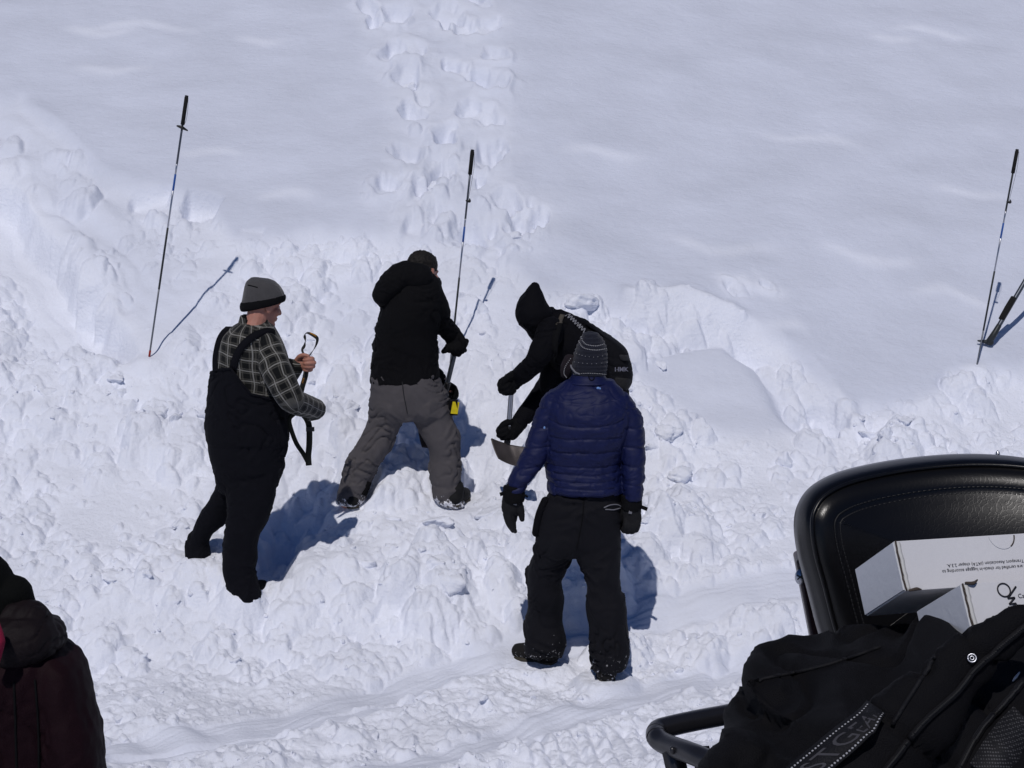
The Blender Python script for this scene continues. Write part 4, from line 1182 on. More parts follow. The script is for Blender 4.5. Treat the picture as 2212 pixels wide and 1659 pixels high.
M_STRAP2 = material('taupe_webbing', (.075, .065, .052), rough=.8, bump=.4, bump_scale=300)
M_CORD = material('grey_bungee', (.22, .22, .24), rough=.7)
backpack()

# ================================================================== the man in the blue jacket
def blue_jacket_man():
    Y = 8.50
    t = empty('person', at(1250, 1445, Y + .02), 'man in navy quilted down jacket and striped knit hat, standing with his back turned', 'person', 'people at the dig')
    torso = [(818, 1222, 1328, Y + .02, .085), (830, 1206, 1338, Y + .01, .115), (845, 1187, 1352, Y, .14), (868, 1180, 1364, Y - .01, .155), (900, 1177, 1366, Y - .02, .165), (940, 1177, 1358, Y - .02, .165),
             (975, 1177, 1346, Y - .01, .16), (1002, 1177, 1341, Y, .158), (1030, 1180, 1344, Y, .172), (1050, 1182, 1346, Y, .180), (1060, 1183, 1346, Y, .182)]
    LA = [(843, 1184, 1236, Y, .085), (872, 1166, 1224, Y, .095), (907, 1151, 1204, Y, .095), (950, 1138, 1192, Y - .02, .09), (993, 1121, 1181, Y - .04, .085), (1027, 1102, 1155, Y - .06, .075), (1060, 1093, 1131, Y - .08, .062)]
    RA = [(850, 1318, 1356, Y, .085), (874, 1326, 1374, Y, .095), (900, 1332, 1387, Y, .097), (935, 1336, 1392, Y - .01, .095), (987, 1341, 1394, Y - .03, .088), (1033, 1344, 1391, Y - .05, .080), (1066, 1346, 1388, Y - .06, .072), (1081, 1347, 1386, Y - .06, .068)]
    yl, yr = Y + .14, Y - .08
    hips = [(1046, 1192, 1338, Y, .14), (1072, 1181, 1343, Y, .158), (1093, 1168, 1346, Y, .17), (1124, 1160, 1347, Y, .17), (1165, 1154, 1344, Y, .16), (1190, 1150, 1342, Y, .12)]
    LL = [(1140, 1157, 1252, Y + .02, .12), (1189, 1150, 1242, Y + .04, .125), (1228, 1140, 1226, Y + .08, .12), (1255, 1139, 1213, Y + .09, .115), (1285, 1140, 1217, Y + .10, .11), (1317, 1141, 1217, yl, .105), (1346, 1131, 1216, yl, .11), (1375, 1130, 1221, yl, .115), (1398, 1131, 1219, yl, .115), (1408, 1134, 1216, yl, .112)]
    RL = [(1140, 1250, 1345, Y, .12), (1189, 1243, 1342, Y - .02, .125), (1228, 1254, 1339, Y - .03, .12), (1257, 1264, 1340, Y - .04, .115), (1290, 1264, 1347, Y - .06, .112), (1314, 1264, 1351, Y - .07, .112), (1358, 1271, 1355, yr, .115), (1400, 1273, 1361, yr, .12), (1425, 1274, 1358, yr, .12), (1440, 1276, 1352, yr, .115)]
    hc = at(1272, 786, Y + .04); hf = (-.28, .95, -.12); hu = (.02, .10, 1)
    g1 = at(1110, 1072, Y - .09); g2 = at(1364, 1090, Y - .07)
    fl, fr_ = FEET['blue_l'], FEET['blue_r']
    body = [loft(torso[4:], k=.76), loft(LA[1:], k=.62), loft(RA[1:], k=.62), loft(hips[:-1], k=.82), loft(LL[:-2], k=.66), loft(RL[:-2], k=.66)] + head_parts(hc, hf, hu)
    body += [tube([hc, at(1272, 830, Y + .03), at(1270, 900, Y + .01)], [.062, .060, .11])] + hand_rel(g1, .75, 0) + hand_rel(g2, .75, 1)
    body += [tube([at(1175, 1380, yl), at(1176, 1400, yl), fl + [.03, .02, .06], fl + [-.06, .05, .045]], [.05, .04, .032, .026]), tube([at(1312, 1400, yr), at(1312, 1425, yr), fr_ + [0, 0, .06], fr_ + [.0, .08, .045]], [.05, .04, .032, .026])]
    link('body', fused(body, .0075, 3), M_SKIN, t)
    # quilted jacket: seams run across back and sleeves
    zb = [at(1260, v, Y)[2] for v in (846, 897, 936, 966, 997, 1013, 1028, 1043, 1058)][::-1]
    za = [at(1260, v, Y)[2] for v in (845, 880, 921, 962, 1001, 1040, 1075)][::-1]
    xl_, xr_e = at(1186, 930, Y)[0], at(1338, 930, Y)[0]
    def puff(P):
        xc_ = at(1262, 900, Y)[0]
        arm = (P[:, 0] < xl_ - .0 + (P[:, 2] - at(0, 930, Y)[2]) * -.10) | (P[:, 0] > xr_e + (P[:, 2] - at(0, 960, Y)[2]) * .12)
        sag = np.where(np.abs(P[:, 2] - zb[-2]) < .16, .045 * (1 - np.clip(np.abs(P[:, 0] - xc_) / .2, 0, 1) ** 2) * sstep(zb[-3], zb[-2], P[:, 2]), 0)
        z = P[:, 2] + sag + .008 * noise3(P * 5) + .003 * noise3(P * 18)
        zarm = P[:, 2] - .20 * np.abs(P[:, 0] - xc_) * 0 + .10 * (np.abs(P[:, 0] - xc_) - .3) + .005 * noise3(P * 9 + 4)
        def prof(zz, seams):
            seams = np.asarray(seams); i = np.clip(np.searchsorted(seams, zz), 1, len(seams) - 1)
            a, b = seams[i - 1], seams[i]
            f = np.clip((zz - a) / (b - a), 0.0, 1.0)
            near = np.minimum(f, 1 - f) * (b - a)
            return (np.clip(np.sin(math.pi * f), 0, 1) ** .5 - .6) * np.clip((b - a) * .20, .005, .011) - .0055 * np.exp(-(near / .0055) ** 2)
        d = .75 * np.where(arm, .8 * prof(zarm, za), .85 * prof(z, zb))
        wv_ = noise3(P * 7)[:, None] * .8
        cr = noise3(P * np.array([34, 34, 14]) + 3 + wv_) * .0015 + noise3(P * np.array([13, 13, 30]) + wv_) * .0042 - .0026 * np.exp(-(noise3(P * np.array([9, 9, 22]) + wv_ * 2) / .12) ** 2)
        low_ = sstep(zb[4] + .05, zb[3], P[:, 2])
        return d + cr + low_ * .004 * noise3(P * np.array([9, 9, 55]))
    jm = fused([loft(torso, cap=.1), loft(LA, cap=.25), loft(RA, cap=.25)], .0052, 3, puff)
    jk = link('down_jacket', jm, M_BLUE, t)
    jb = bvh_of(jm)
    cm = fused([loft([(1236, 806, 1306, 805, Y + .03, .095), (1233, 815, 1309, 814, Y + .03, .10), (1222, 826, 1320, 825, Y + .02, .118)], cap=.15)], .006, 3, cloth(.006, (9, 9, 30), 2))
    link('collar', cm, M_BLUE, jk)
    cb = bvh_of(cm, jm)
    V, F = ball((0, 0, 0), (.009, .004, .007), n=14)
    c = on(cb, 1292, 839, .002)
    V2, F2 = ball((.010, 0, -.005), (.005, .003, .009), n=12)
    mesh('emblem', *join([(V + c, F), (V2 + c, F2)]), M_LTBLUE, jk)
    S = np.array([on(cb, a, b, .003) for a, b in catmull([(1271, 812), (1274, 820), (1279, 822), (1283, 818), (1282, 811)], 14)])
    mesh('hanger_loop', *tube(S, [.0028] * 14, n=6, sub=1), M_BIB, jk)
    S = np.array([p for p in (on(jb, a, b, .002) for a, b in catmull([(1239, 846), (1215, 880), (1206, 930), (1204, 985)], 24)) if p is not None])
    mesh('sleeve_emblem', *ball(on(jb, 1176, 924, .001), (.006, .004, .009), n=10), M_LTBLUE, jk)
    # trousers
    tm = fused([loft(hips, cap=.2), loft(LL, cap=.12), loft(RL, cap=.12)], .0085, 4, cloth(.024, (6, 6, 13), 21))
    tr_ = link('trousers', tm, M_SKIPANTS, t)
    tb = bvh_of(tm)
    for pts in ([(1305, 1096), (1318, 1091), (1332, 1090), (1341, 1094)], [(1308, 1100), (1325, 1101), (1341, 1097)]):
        S = np.array([p for p in (on(tb, a, b, .002) for a, b in catmull(pts, 12)) if p is not None])
        mesh('pocket_trim', *tube(S, [.0032] * len(S), n=6, sub=1), M_GREYLINE, tr_)
    S = np.array([p for p in (on(tb, a, b, .006) for a, b in catmull([(1180, 1082), (1174, 1095), (1170, 1105), (1165, 1122), (1160, 1150)], 14)) if p is not None])
    mesh('side_pocket', *tube(S, [.022] * len(S), n=10, sub=1), M_SKIPANT, tr_)
    S = np.array([p for p in (on(tb, a, b, .002) for a, b in catmull([(1262, 1070), (1258, 1120), (1246, 1186)], 14)) if p is not None])
    mesh('seam', *tube(S, [.003] * len(S), n=6, sub=1), M_BLACK, tr_)
    # boots
    for h_, to, an, sk in ((fl + [.07, -.03, -.01], fl + [-.145, .09, -.012], at(1176, 1392, yl), 1.08), (fr_ + [.012, -.075, -.012], fr_ + [-.01, .20, -.01], at(1314, 1425, yr), 1.22)):
        bo = link('boot', fused(boot_parts(h_, to, an, sk), .0055, 3, lambda P: .002 * noise3(P * 40)), M_BOOT2, t)
        mesh('sole', *sole_part(h_ + [0, 0, -.004], to + [0, 0, -.004], sk * 1.02), M_SOLE, bo)
        lc = [h_ + (to - h_) * f + np.array([0, 0, .105 - .02 * f]) for f in (.42, .55, .68)]
    # hat with rows of white stitches
    hs = [(1264, 717.5, 1284, 717, Y + .04, .028), (1257, 724, 1294, 722, Y + .04, .060), (1250, 738, 1304, 734, Y + .04, .086), (1244, 752, 1310, 750, Y + .04, .100), (1237, 772, 1312, 768, Y + .04, .108),
          (1232, 790, 1312, 786, Y + .04, .110), (1234, 803, 1310, 803, Y + .04, .108), (1240, 812, 1306, 812, Y + .04, .10)]
    def knit(P):
        return .0022 * np.sin(P[:, 2] * 2 * math.pi / .021) + .0015 * noise3(P * 90)
    hm = fused([loft(hs, cap=.2, n=36)], .0042, 2, knit)
    hat = link('knit_hat', hm, M_KNIT, t)
    hb = bvh_of(hm)
    fl_ = fused([tube([at(1236, 778, Y + .03), at(1226, 795, Y + .03), at(1221, 812, Y + .04)], [.045, .040, .026], flat=.6)], .005, 2)
    flap = link('ear_flap', fl_, M_KNITD, hat)
    def row(pts, n, r, nm='stitch_row'):
        q = catmull(pts, n); parts = []
        for a, b in q:
            p = on(hb, a, b, .0015)
            if p is not None: parts.append(ball(p, (r * 1.5, r, r), n=6))
        o = mesh(nm, *join(parts), M_WHITE, hat); o['kind'] = 'stuff'
    row([(1256, 728), (1262, 741), (1275, 746), (1290, 747), (1304, 743)], 17, .0026)
    row([(1251, 737), (1259, 750), (1275, 755), (1292, 756), (1309, 753)], 20, .0026)
    row([(1246, 764), (1262, 769), (1285, 771), (1311, 767)], 9, .0016)
    row([(1241, 782), (1262, 785), (1285, 786), (1311, 783)], 8, .0015)
    row([(1240, 808), (1250, 807), (1270, 806), (1290, 807), (1308, 809)], 22, .0022)
    S = np.array([p for p in (on(hb, a, b, .003) for a, b in catmull([(1231, 776), (1233, 788), (1241, 801), (1252, 808)], 14)) if p is not None])
    mesh('trim', *tube(S, [.0050] * len(S), n=8, sub=1), M_GREYTRIM, hat)
    fb = bvh_of(fl_)
    parts = []
    for a, b in catmull([(1231, 775), (1220, 792), (1217, 806), (1222, 815)], 15):
        p = on(fb, a + 1.5, b, .002)
        if p is not None: parts.append(ball(p, (.0024, .002, .0034), n=6))
    if parts:
        o = mesh('flap_stitches', *join(parts), M_WHITE, flap); o['kind'] = 'stuff'
    # gloves
    for g, side in ((g1, 0), (g2, 1)):
        gm = fused(hand_rel(g, 1.16, side), .0045, 2, cloth(.003, (30, 30, 30), side))
        go = link('glove', gm, M_LEATHERS, t)
        sgn = -1 if side == 0 else 1
        cu = [tube([g + [0, 0, .055], g + [0, 0, .0], g + [0, 0, -.03]], [.058, .058, .053], flat=.85, cap=.1)]
        link('gauntlet', fused(cu, .005, 2, cloth(.005, (22, 22, 22), 3)), M_BLACK, go)
        vx, vy = vcoord(g[None, :]); vx, vy = vx[0], vy[0]
        tabs = ((1080, 1068, 1098, 1063), (1124, 1065, 1140, 1073)) if side == 0 else ((1378, 1092, 1398, 1100),)
        for a, b, c_, d_ in tabs:
            S = np.array([at(a, b, g[1] - .01), at((a + c_) / 2, (b + d_) / 2, g[1] - .015), at(c_, d_, g[1] - .03)])
            mesh('pull_tab', *ribbon(catmull(S, 6), .020 if a != 1124 else .012, .005, up=(0, -1, .2)), M_BLACK, go)
        gb = bvh_of(gm)
        p = on(gb, *((1113, 1086) if side == 0 else (1362, 1105)), .004)
        if p is not None:
            mesh('logo_patch', *box(p, (.0085, .003, .011), frame_of((.1, -1, .1), (.25, 0, 1))), M_GREYLINE, go, smooth=False)
    return t

def hand_rel(g, s, side):
    """gloved hand hanging down; side 0 = left hand seen from behind, 1 = right hand half closed"""
    if side == 0:
        Q = lambda dx, dz, dy=0: g + np.array([dx, dy, dz]) * np.array([1, 1, 1])
        k = s / 1.16
        return [tube([Q(0, .05), Q(-.012, -.02), Q(-.020, -.075)], [.044 * k, .052 * k, .048 * k], flat=.62, up=(0, 1, 0)),
                tube([Q(-.038, -.06, .0), Q(-.042, -.105), Q(-.028, -.150), Q(-.006, -.188)], [.0185 * k, .0175 * k, .016 * k, .012 * k], n=10),
                tube([Q(-.024, -.07, -.008), Q(-.026, -.118, -.006), Q(-.010, -.162, 0), Q(.008, -.192, .004)], [.0185 * k, .018 * k, .016 * k, .012 * k], n=10),
                tube([Q(-.010, -.07, -.004), Q(-.008, -.115, .004), Q(-.002, -.150, .012), Q(.004, -.178, .02)], [.018 * k, .0175 * k, .015 * k, .012 * k], n=10),
                tube([Q(.004, -.066, .008), Q(.006, -.100, .018), Q(.006, -.128, .028), Q(.004, -.148, .036)], [.017 * k, .016 * k, .014 * k, .011 * k], n=10),
                tube([Q(.012, -.01, .0), Q(.030, -.055, .0), Q(.040, -.095, .004), Q(.044, -.128, .008)], [.026 * k, .023 * k, .020 * k, .015 * k], n=10)]
    k = s / 1.16
    Q = lambda dx, dz, dy=0: g + np.array([dx, dy, dz])
    out = [tube([Q(0, .05), Q(0, -.03), Q(.006, -.085)], [.044 * k, .054 * k, .052 * k], flat=.7, up=(0, 1, 0))]
    for i, (dx, L) in enumerate(((-.034, .92), (-.014, 1.0), (.008, 1.0), (.028, .88))):
        out.append(tube([Q(dx + .006, -.075, -.012), Q(dx + .004, -.075 - .040 * L, -.022), Q(dx - .004, -.075 - .072 * L, -.004), Q(dx - .008, -.075 - .066 * L, .026), Q(dx - .010, -.075 - .040 * L, .034)],
                        [.0185 * k, .018 * k, .017 * k, .015 * k, .012 * k], n=10))
    out.append(tube([Q(-.03, -.02, .01), Q(-.046, -.06, .02), Q(-.044, -.095, .026), Q(-.036, -.120, .03)], [.024 * k, .021 * k, .018 * k, .014 * k], n=10))
    return out
M_SKIPANTS = snowy('black_trousers_snow_at_hem', (.0042, .0042, .0068), at(1250, 1470, 8.5)[2], at(1250, 1310, 8.5)[2], .30, 45)
M_BOOT2 = snowy('worn_black_boot_with_snow', (.011, .010, .010), at(1250, 1470, 8.5)[2], at(1250, 1390, 8.5)[2], .30, 55)
M_LEATHERS = snowy('black_glove_with_snow', (.0095, .0095, .011), at(1250, 1190, 8.42)[2], at(1250, 1110, 8.42)[2], .22, 60)
M_KNIT = material('dark_navy_knit', (.0085, .0095, .018), rough=.95, var=.4, var_scale=80, bump=.6, bump_scale=250, sheen=.1)
M_KNITD = material('dark_brown_knit', (.012, .008, .011), rough=.95, var=.4, var_scale=80, bump=.6, bump_scale=250)
M_GREYTRIM = material('grey_knit_trim', (.16, .16, .18), rough=.95, bump=.5, bump_scale=200)
blue_jacket_man()

# ================================================================== foreground person at the left edge
def foreground_person():
    Y = 4.40
    gz = ground_z(at(-60, 1500, Y)[0], Y)
    cx_ = at(-45, 1400, Y)[0]
    t = empty('person', (cx_, Y, gz), 'person in dark maroon jacket with black face covering at the left edge', 'person')
    def zv(v): return at(0, v, Y)[2]
    tor = [(1376, -190, 100, Y, .13), (1400, -232, 140, Y, .17), (1450, -250, 160, Y, .19), (1550, -255, 165, Y, .19), (1700, -250, 170, Y, .19), (1880, -245, 175, Y, .19), (2000, -245, 175, Y, .19)]
    arm = [(1398, 96, 142, Y, .10), (1426, 88, 172, Y - .02, .11), (1463, 90, 187, Y - .03, .115), (1518, 92, 200, Y - .04, .115), (1570, 98, 214, Y - .05, .115), (1641, 108, 224, Y - .06, .11), (1720, 112, 226, Y - .08, .10), (1850, 110, 215, Y - .10, .085)]
    hc = at(-50, 1288, Y)
    hf = (.86, .30, -.36); hu = (.30, .1, .95)
    leg = lambda s: [at(-45 + s * 85, 1990, Y), np.array([cx_ + s * .12, Y, gz + .48]), np.array([cx_ + s * .13, Y, gz + .06])]
    body = [loft(tor, k=.85), loft(arm, k=.75)] + head_parts(hc, hf, hu) + [tube([hc, at(-45, 1400, Y)], [.06, .10])]
    larm = [at(-215, 1430, Y), at(-240, 1600, Y), at(-225, 1800, Y - .12), at(-150, 1850, Y - .25)]
    body += [tube(larm, [.07, .06, .05, .035])] + fist_parts(larm[-1], (1, -.4, 0), (0, 0, 1), .9)
    ra_end = at(160, 1880, Y - .12)
    body += fist_parts(ra_end, (0, -.2, -1), (-1, -.4, 0), .9)
    for s in (-1, 1): body += [tube(leg(s), [.10, .075, .05])]
    link('body', fused(body, .008, 3), M_SKIN, t)
    jm = fused([loft(tor, cap=.2), loft(arm), tube(larm, [.105, .095, .08, .06])], .008, 3, lambda P: cloth(.014, (12, 12, 6), 31)(P) + .003 * noise3(P * 35))
    jk = link('jacket', jm, M_MAROON, t)
    hdm = fused([tube([at(-120, 1395, Y + .04), at(-40, 1398, Y - .06), at(50, 1385, Y - .09), at(103, 1375, Y - .03), at(100, 1365, Y + .08)], [.10, .085, .072, .050, .05], n=18),
                 tube([at(20, 1345, Y - .02), at(70, 1350, Y - .04), at(98, 1364, Y - .02)], [.075, .070, .038], n=16)], .006, 3, cloth(.012, (16, 10, 16), 8))
    link('hood', hdm, M_MAROOND, jk)
    bl = fused(head_parts(hc, hf, hu, 1.07) + [tube([hc, at(-45, 1300, Y), at(-30, 1360, Y - .01)], [.095, .105, .12]), tube([at(30, 1285, Y), at(48, 1318, Y), at(66, 1345, Y)], [.055, .045, .05])], .006, 5, cloth(.007, (14, 14, 20), 4))
    link('balaclava', bl, M_BLACKG, t)
    pk = fused([tube([at(-10, 1345, Y - .21), at(-6, 1385, Y - .23), at(-10, 1432, Y - .22)], [.012, .022, .012], n=10)], .004, 2)
    link('pink_lining', pk, M_PINK, jk)
    jb = bvh_of(jm)
    for pts in ([(30, 1475), (33, 1560), (36, 1670)], [(75, 1470), (82, 1560), (84, 1670)]):
        S = np.array([p for p in (on(jb, a, b, .001) for a, b in catmull(pts, 20)) if p is not None])
        mesh('seam', *tube(S, [.0035] * len(S), n=6, sub=1), M_BLACK, jk)
    tm = fused([tube(leg(s), [.14, .11, .10], n=16) for s in (-1, 1)] + [loft([(1960, -225, 145, Y, .17), (2080, -225, 145, Y, .17)])], .012, 3, cloth(.012, (8, 8, 14), 2))
    link('trousers', tm, M_BLACK, t)
    for s in (-1, 1):
        f0 = np.array([cx_ + s * .13, Y, gz])
        bo = link('boot', fused(boot_parts(f0 + [-.06, -.05, 0], f0 + [.12, .16, 0], f0 + [0, 0, .2]), .008, 2), M_BOOTSNOW, t)
        mesh('sole', *sole_part(f0 + [-.06, -.05, 0], f0 + [.12, .16, 0]), M_SOLE, bo)
    for e_, f_, u_ in ((larm[-1], (1, -.4, 0), (0, 0, 1)), (ra_end, (0, -.2, -1), (-1, -.4, 0))):
        link('glove', fused(fist_parts(e_, f_, u_, 1.15, fr=.013), .006, 3), M_BLACK, t)
    return t
M_MAROOND = material('dark_maroon_hood_cloth', (.0055, .0026, .0038), rough=.7, spec=.2, bump=.4, bump_scale=250)
M_BLACKG = material('black_fleece', (.0040, .0044, .0044), rough=.95, spec=.1, bump=.4, bump_scale=300)
foreground_person()

M_CARB = material('dark_probe_tube', (.030, .034, .036), rough=.45, metal=.3)
M_DALU2 = material('grey_probe_tube', (.16, .17, .19), rough=.4, metal=.5)
# ================================================================== avalanche probes
def probe(label, top, bot, Y, lean_y, marks, cleat, redtip=False):
    p1 = at(*bot, Y); p0 = at(*top, Y + lean_y)
    d = p1 - p0; L = np.linalg.norm(d); dn = d / L
    t = empty('probe', p1, label, 'probe', 'avalanche probes')
    f = lambda vy: p0 + d * (vy - top[1]) / (bot[1] - top[1])
    lo = p1 if redtip else p1 + dn * .25
    segs = marks
    for a, b, m, r in segs:
        nm = {'M_FOAM': 'grip'}.get(m, 'section')
        if m == 'M_BLUEMARK': nm = 'blue_band'
        if m == 'M_REDTIP': nm = 'tip'
        e = lo if b is None else f(b)
        mesh(nm, *tube([f(a), (f(a) + e) / 2, e], [r, r, r], n=10, sub=1, cap=.2), globals()[m], t)
    mesh('cap', *tube([p0 - dn * .006, p0 + dn * .004], [.013, .010], n=12, cap=.3), M_PLASTIC, t)
    c = f(cleat)
    if redtip:
        mesh('cleat', *tube([c + [-.030, -.01, .010], c + [0, -.012, 0], c + [.036, -.01, -.020]], [.006, .012, .005], n=8), M_PLASTIC, t)
    else:
        mesh('cleat', *tube([c + [-.004, -.01, 0], c + [.016, -.012, -.004], c + [.016, -.012, .012]], [.007, .010, .004], n=8), M_PLASTIC, t)
    S = catmull([p0 + [.012, -.006, -.01], f(top[1] + 30) + [.022, -.004, 0], f(top[1] + 52) + [.020, -.006, 0], c + [.008, -.012, .008]], 20)
    mesh('pull_cord', *tube(S, [.0012] * 20, n=5, sub=1), M_WIRE, t)
    return t
def gY(vx, vy): return ground_pt(vx, vy)[1]
YP = gY(322, 770)
probe('tall probe with red tip and dark foam grip, standing at the left', (403, 209), (322.5, 770), YP, .02,
      [(210, 268, 'M_FOAM', .0135), (268, 352, 'M_DALU', .0072), (352, 374, 'M_ALU', .0062), (374, 409, 'M_BLUEMARK', .0072), (409, 489, 'M_ALU', .0062), (489, 622, 'M_CARB', .0072), (622, 757, 'M_DALU2', .0062), (757, 770, 'M_REDTIP', .0075)], 274, True)
YP2 = gY(322, 770) - .02
probe('probe with foam grip standing behind the hand of the man in the black hooded jacket', (1020.5, 326), (977, 745), YP2, .02,
      [(327, 376, 'M_FOAM', .0135), (376, 471, 'M_DALU', .0068), (471, 488, 'M_ALU', .006), (488, 521, 'M_BLUEMARK', .0068), (521, 598, 'M_ALU', .006), (598, 720, 'M_CARB', .0068), (720, None, 'M_DALU2', .006)], 432)
YP3 = gY(2111, 785)
probe('probe with foam grip at the right edge, beside a leaning shaft', (2197, 325), (2111, 785), YP3, .02,
      [(326, 373, 'M_FOAM', .0135), (373, 455, 'M_CARB', .0068), (455, 480, 'M_ALU', .006), (480, 513, 'M_BLUEMARK', .0068), (513, 584, 'M_ALU', .006), (584, 713, 'M_CARB', .0068), (713, None, 'M_DALU2', .006)], 434)

# leaning shaft with a foam grip at the right edge
def leaning_tool():
    Y0 = gY(2130, 742) - .03
    p = lambda x, y, dy=0: at(x, y, Y0 + dy)
    t = empty('shaft', p(2140, 742), 'thick dark shaft with black foam grip leaning in the snow beside the right probe', 'pole')
    mesh('pole', *tube([p(2145, 725), p(2212, 611, .10), p(2290, 478, .22)], [.0175, .0165, .016], n=14), M_DALU, t)
    mesh('grip', *tube([p(2163, 690, .03), p(2177, 665, .05), p(2190, 643, .07)], [.022, .0235, .022], n=14, cap=.2), M_FOAM, t)
    mesh('collar', *tube([p(2135, 740), p(2147, 722), p(2158, 703, .02)], [.025, .023, .019], n=12, cap=.4), M_CARB, t)
    mesh('point', *tube([p(2140, 740), p(2128, 738), p(2113, 736)], [.022, .014, .006], n=12), M_CARB, t)
    mesh('handle', *tube([p(2283, 474, .2), p(2290, 478, .22), p(2298, 482, .24)], [.018, .02, .018], n=10), M_PLASTIC, t)
leaning_tool()

# ================================================================== snowmobile: backrest, bracket, rack, seat
Q = lambda x, y, Y: at(x, y, Y)
def snowmobile():
    t = empty('snowmobile', (0.86, 1.55, base(0.86, 1.55)), 'black vinyl backrest and cargo rack of a parked snowmobile in the right foreground', 'snowmobile')
    c0 = at(2100, 1200, 1.98)
    tilt = R(13)
    nrm = np.array([-.02, -math.cos(tilt), math.sin(tilt)]); nrm /= np.linalg.norm(nrm)
    uu = np.cross([0, 0, 1.0], nrm); uu /= np.linalg.norm(uu); uu = -uu if uu[0] < 0 else uu
    vv = np.cross(uu, nrm); vv = -vv if vv[2] < 0 else vv
    def onplane(vx, vy):
        d = ray(vx, vy); k = ((c0 - CAMP) @ nrm) / (d @ nrm); p = CAMP + d * k - c0
        return np.array([p @ uu, p @ vv])
    out = [(1842, 1420), (1826, 1392), (1805, 1330), (1783, 1250), (1760, 1170), (1753, 1110), (1764, 1075), (1790, 1049), (1845, 1025), (1940, 1004), (2040, 991), (2130, 986.5), (2215, 991),
           (2300, 1006), (2380, 1030), (2430, 1062), (2452, 1110), (2456, 1180), (2448, 1260), (2430, 1340), (2405, 1410), (2360, 1440), (2200, 1452), (2000, 1452), (1850, 1442)]
    O = np.array([onplane(p[0], p[1] + 20) for p in out])
    n = 144
    O = catmull(np.vstack([O, O[:1]]), n + 1)[:-1]
    nr = np.roll(O, -1, 0) - np.roll(O, 1, 0); nr /= np.linalg.norm(nr, axis=1)[:, None]; nr = np.stack([nr[:, 1], -nr[:, 0]], 1)
    if (nr * (O - O.mean(0))).sum() < 0: nr = -nr
    cen = O.mean(0)
    prof = [(-.042, .0138), (-.034, .0122), (-.0295, .0104), (-.0265, .0112), (-.022, .0112), (-.014, .0090), (-.007, .0055), (-.003, .0015), (0, -.001),
            (.0045, -.004), (.010, -.016), (.016, -.034), (.018, -.055), (.014, -.078), (.002, -.096), (-.018, -.106), (-.06, -.108)]
    V = []
    for off, dep in prof:
        r = O + nr * off
        V.append(c0 + r[:, :1] * uu + r[:, 1:] * vv + nrm * dep)
    V = np.vstack(V); F = []
    m = len(prof)
    for i in range(m - 1):
        for j in range(n):
            j2 = (j + 1) % n; F.append((i * n + j, i * n + j2, (i + 1) * n + j2, (i + 1) * n + j))
    # front panel: a grid of rings to the middle, gently domed
    rings_ = 8; base_i = 0; prev = list(range(n))
    P0 = V[:n].copy(); pc = P0.mean(0) + nrm * .004
    for k in range(1, rings_):
        f = 1 - k / rings_
        ring = pc + (P0 - pc) * f + nrm * (.012 * (1 - f * f))
        s = len(V); V = np.vstack([V, ring])
        for j in range(n):
            j2 = (j + 1) % n; F.append((prev[j], s + j, s + j2, prev[j2]))
        prev = list(range(s, s + n))
    V = np.vstack([V, pc + nrm * .012]); F += [(prev[j], len(V) - 1, prev[(j + 1) % n]) for j in range(n)]
    bk = (m - 1) * n
    V = np.vstack([V, V[bk:bk + n].mean(0)]); F += [(bk + j, bk + (j + 1) % n, len(V) - 1) for j in range(n)]
    hw = np.abs(O[:, 0] - cen[0]).max()
    def wrap(Vx):
        u_ = (Vx - c0) @ uu - cen[0]; v_ = (Vx - c0) @ vv - cen[1]
        return Vx + nrm * (.055 * (u_ / hw) ** 2 - .028 - .10 * np.clip(v_ - .02, 0, 1) ** 2 * 4)[:, None]
    V = wrap(V)
    br = mesh('backrest', V, F, M_VINYL, t)
    me = br.data
    bm = bmesh.new(); bm.from_mesh(me); bmesh.ops.recalc_face_normals(bm, faces=bm.faces); bm.to_mesh(me); bm.free()
    ring = lambda off, dep: wrap(np.array([c0 + r[0] * uu + r[1] * vv + nrm * dep for r in (O + nr * off)]))
    e = ring(.002, -.0005); e = np.vstack([e, e[:1]])
    mesh('piping', *tube(e, [.0028] * len(e), n=8, sub=1), M_VINYL, br)
    lo = -.0295
    for dd in (-.0040, .0034):
        q = ring(lo + dd, .0118); parts = []
        q = catmull(np.vstack([q, q[:1]]), 420)
        for i in range(0, 419, 2):
            parts.append(tube([q[i], q[i + 1]], [.0009, .0009], n=5, sub=1))
        o = mesh('stitching', *join(parts), M_THREAD, br); o['kind'] = 'stuff'
    # maroon bracket and bolt
    bp = [Q(1719, 1212, 2.09), Q(1740, 1205, 2.09), Q(1790, 1440, 2.06), Q(1763, 1440, 2.06)]
    pts = np.array(bp); th = np.array([.004, .05, 0.0])
    Vb = np.vstack([pts, pts + th]); Fb = [(0, 1, 2, 3), (7, 6, 5, 4), (0, 4, 5, 1), (1, 5, 6, 2), (2, 6, 7, 3), (3, 7, 4, 0)]
    bo = mesh('bracket', Vb, Fb, M_MAROONP, t, smooth=False)
    bev = bo.modifiers.new('b', 'BEVEL'); bev.width = .004; bev.segments = 3
    bc = Q(1729, 1246, 2.085)
    axb_ = frame_of((-.25, -.95, .2), (0, 0, 1))
    bt = mesh('bolt', *ball(bc, (.0075, .005, .0105), axb_, n=16), M_ALU, t)
    mesh('bolt_cross', *join([box(bc + [-.001, -.0048, .001], (.0052, .0008, .0009), frame_of((-.25, -.95, .2), (.5, 0, 1))), box(bc + [-.001, -.0050, .001], (.0052, .0008, .0009), frame_of((-.25, -.95, .2), (-.9, 0, 1)))]), M_PLASTIC, bt, smooth=False)
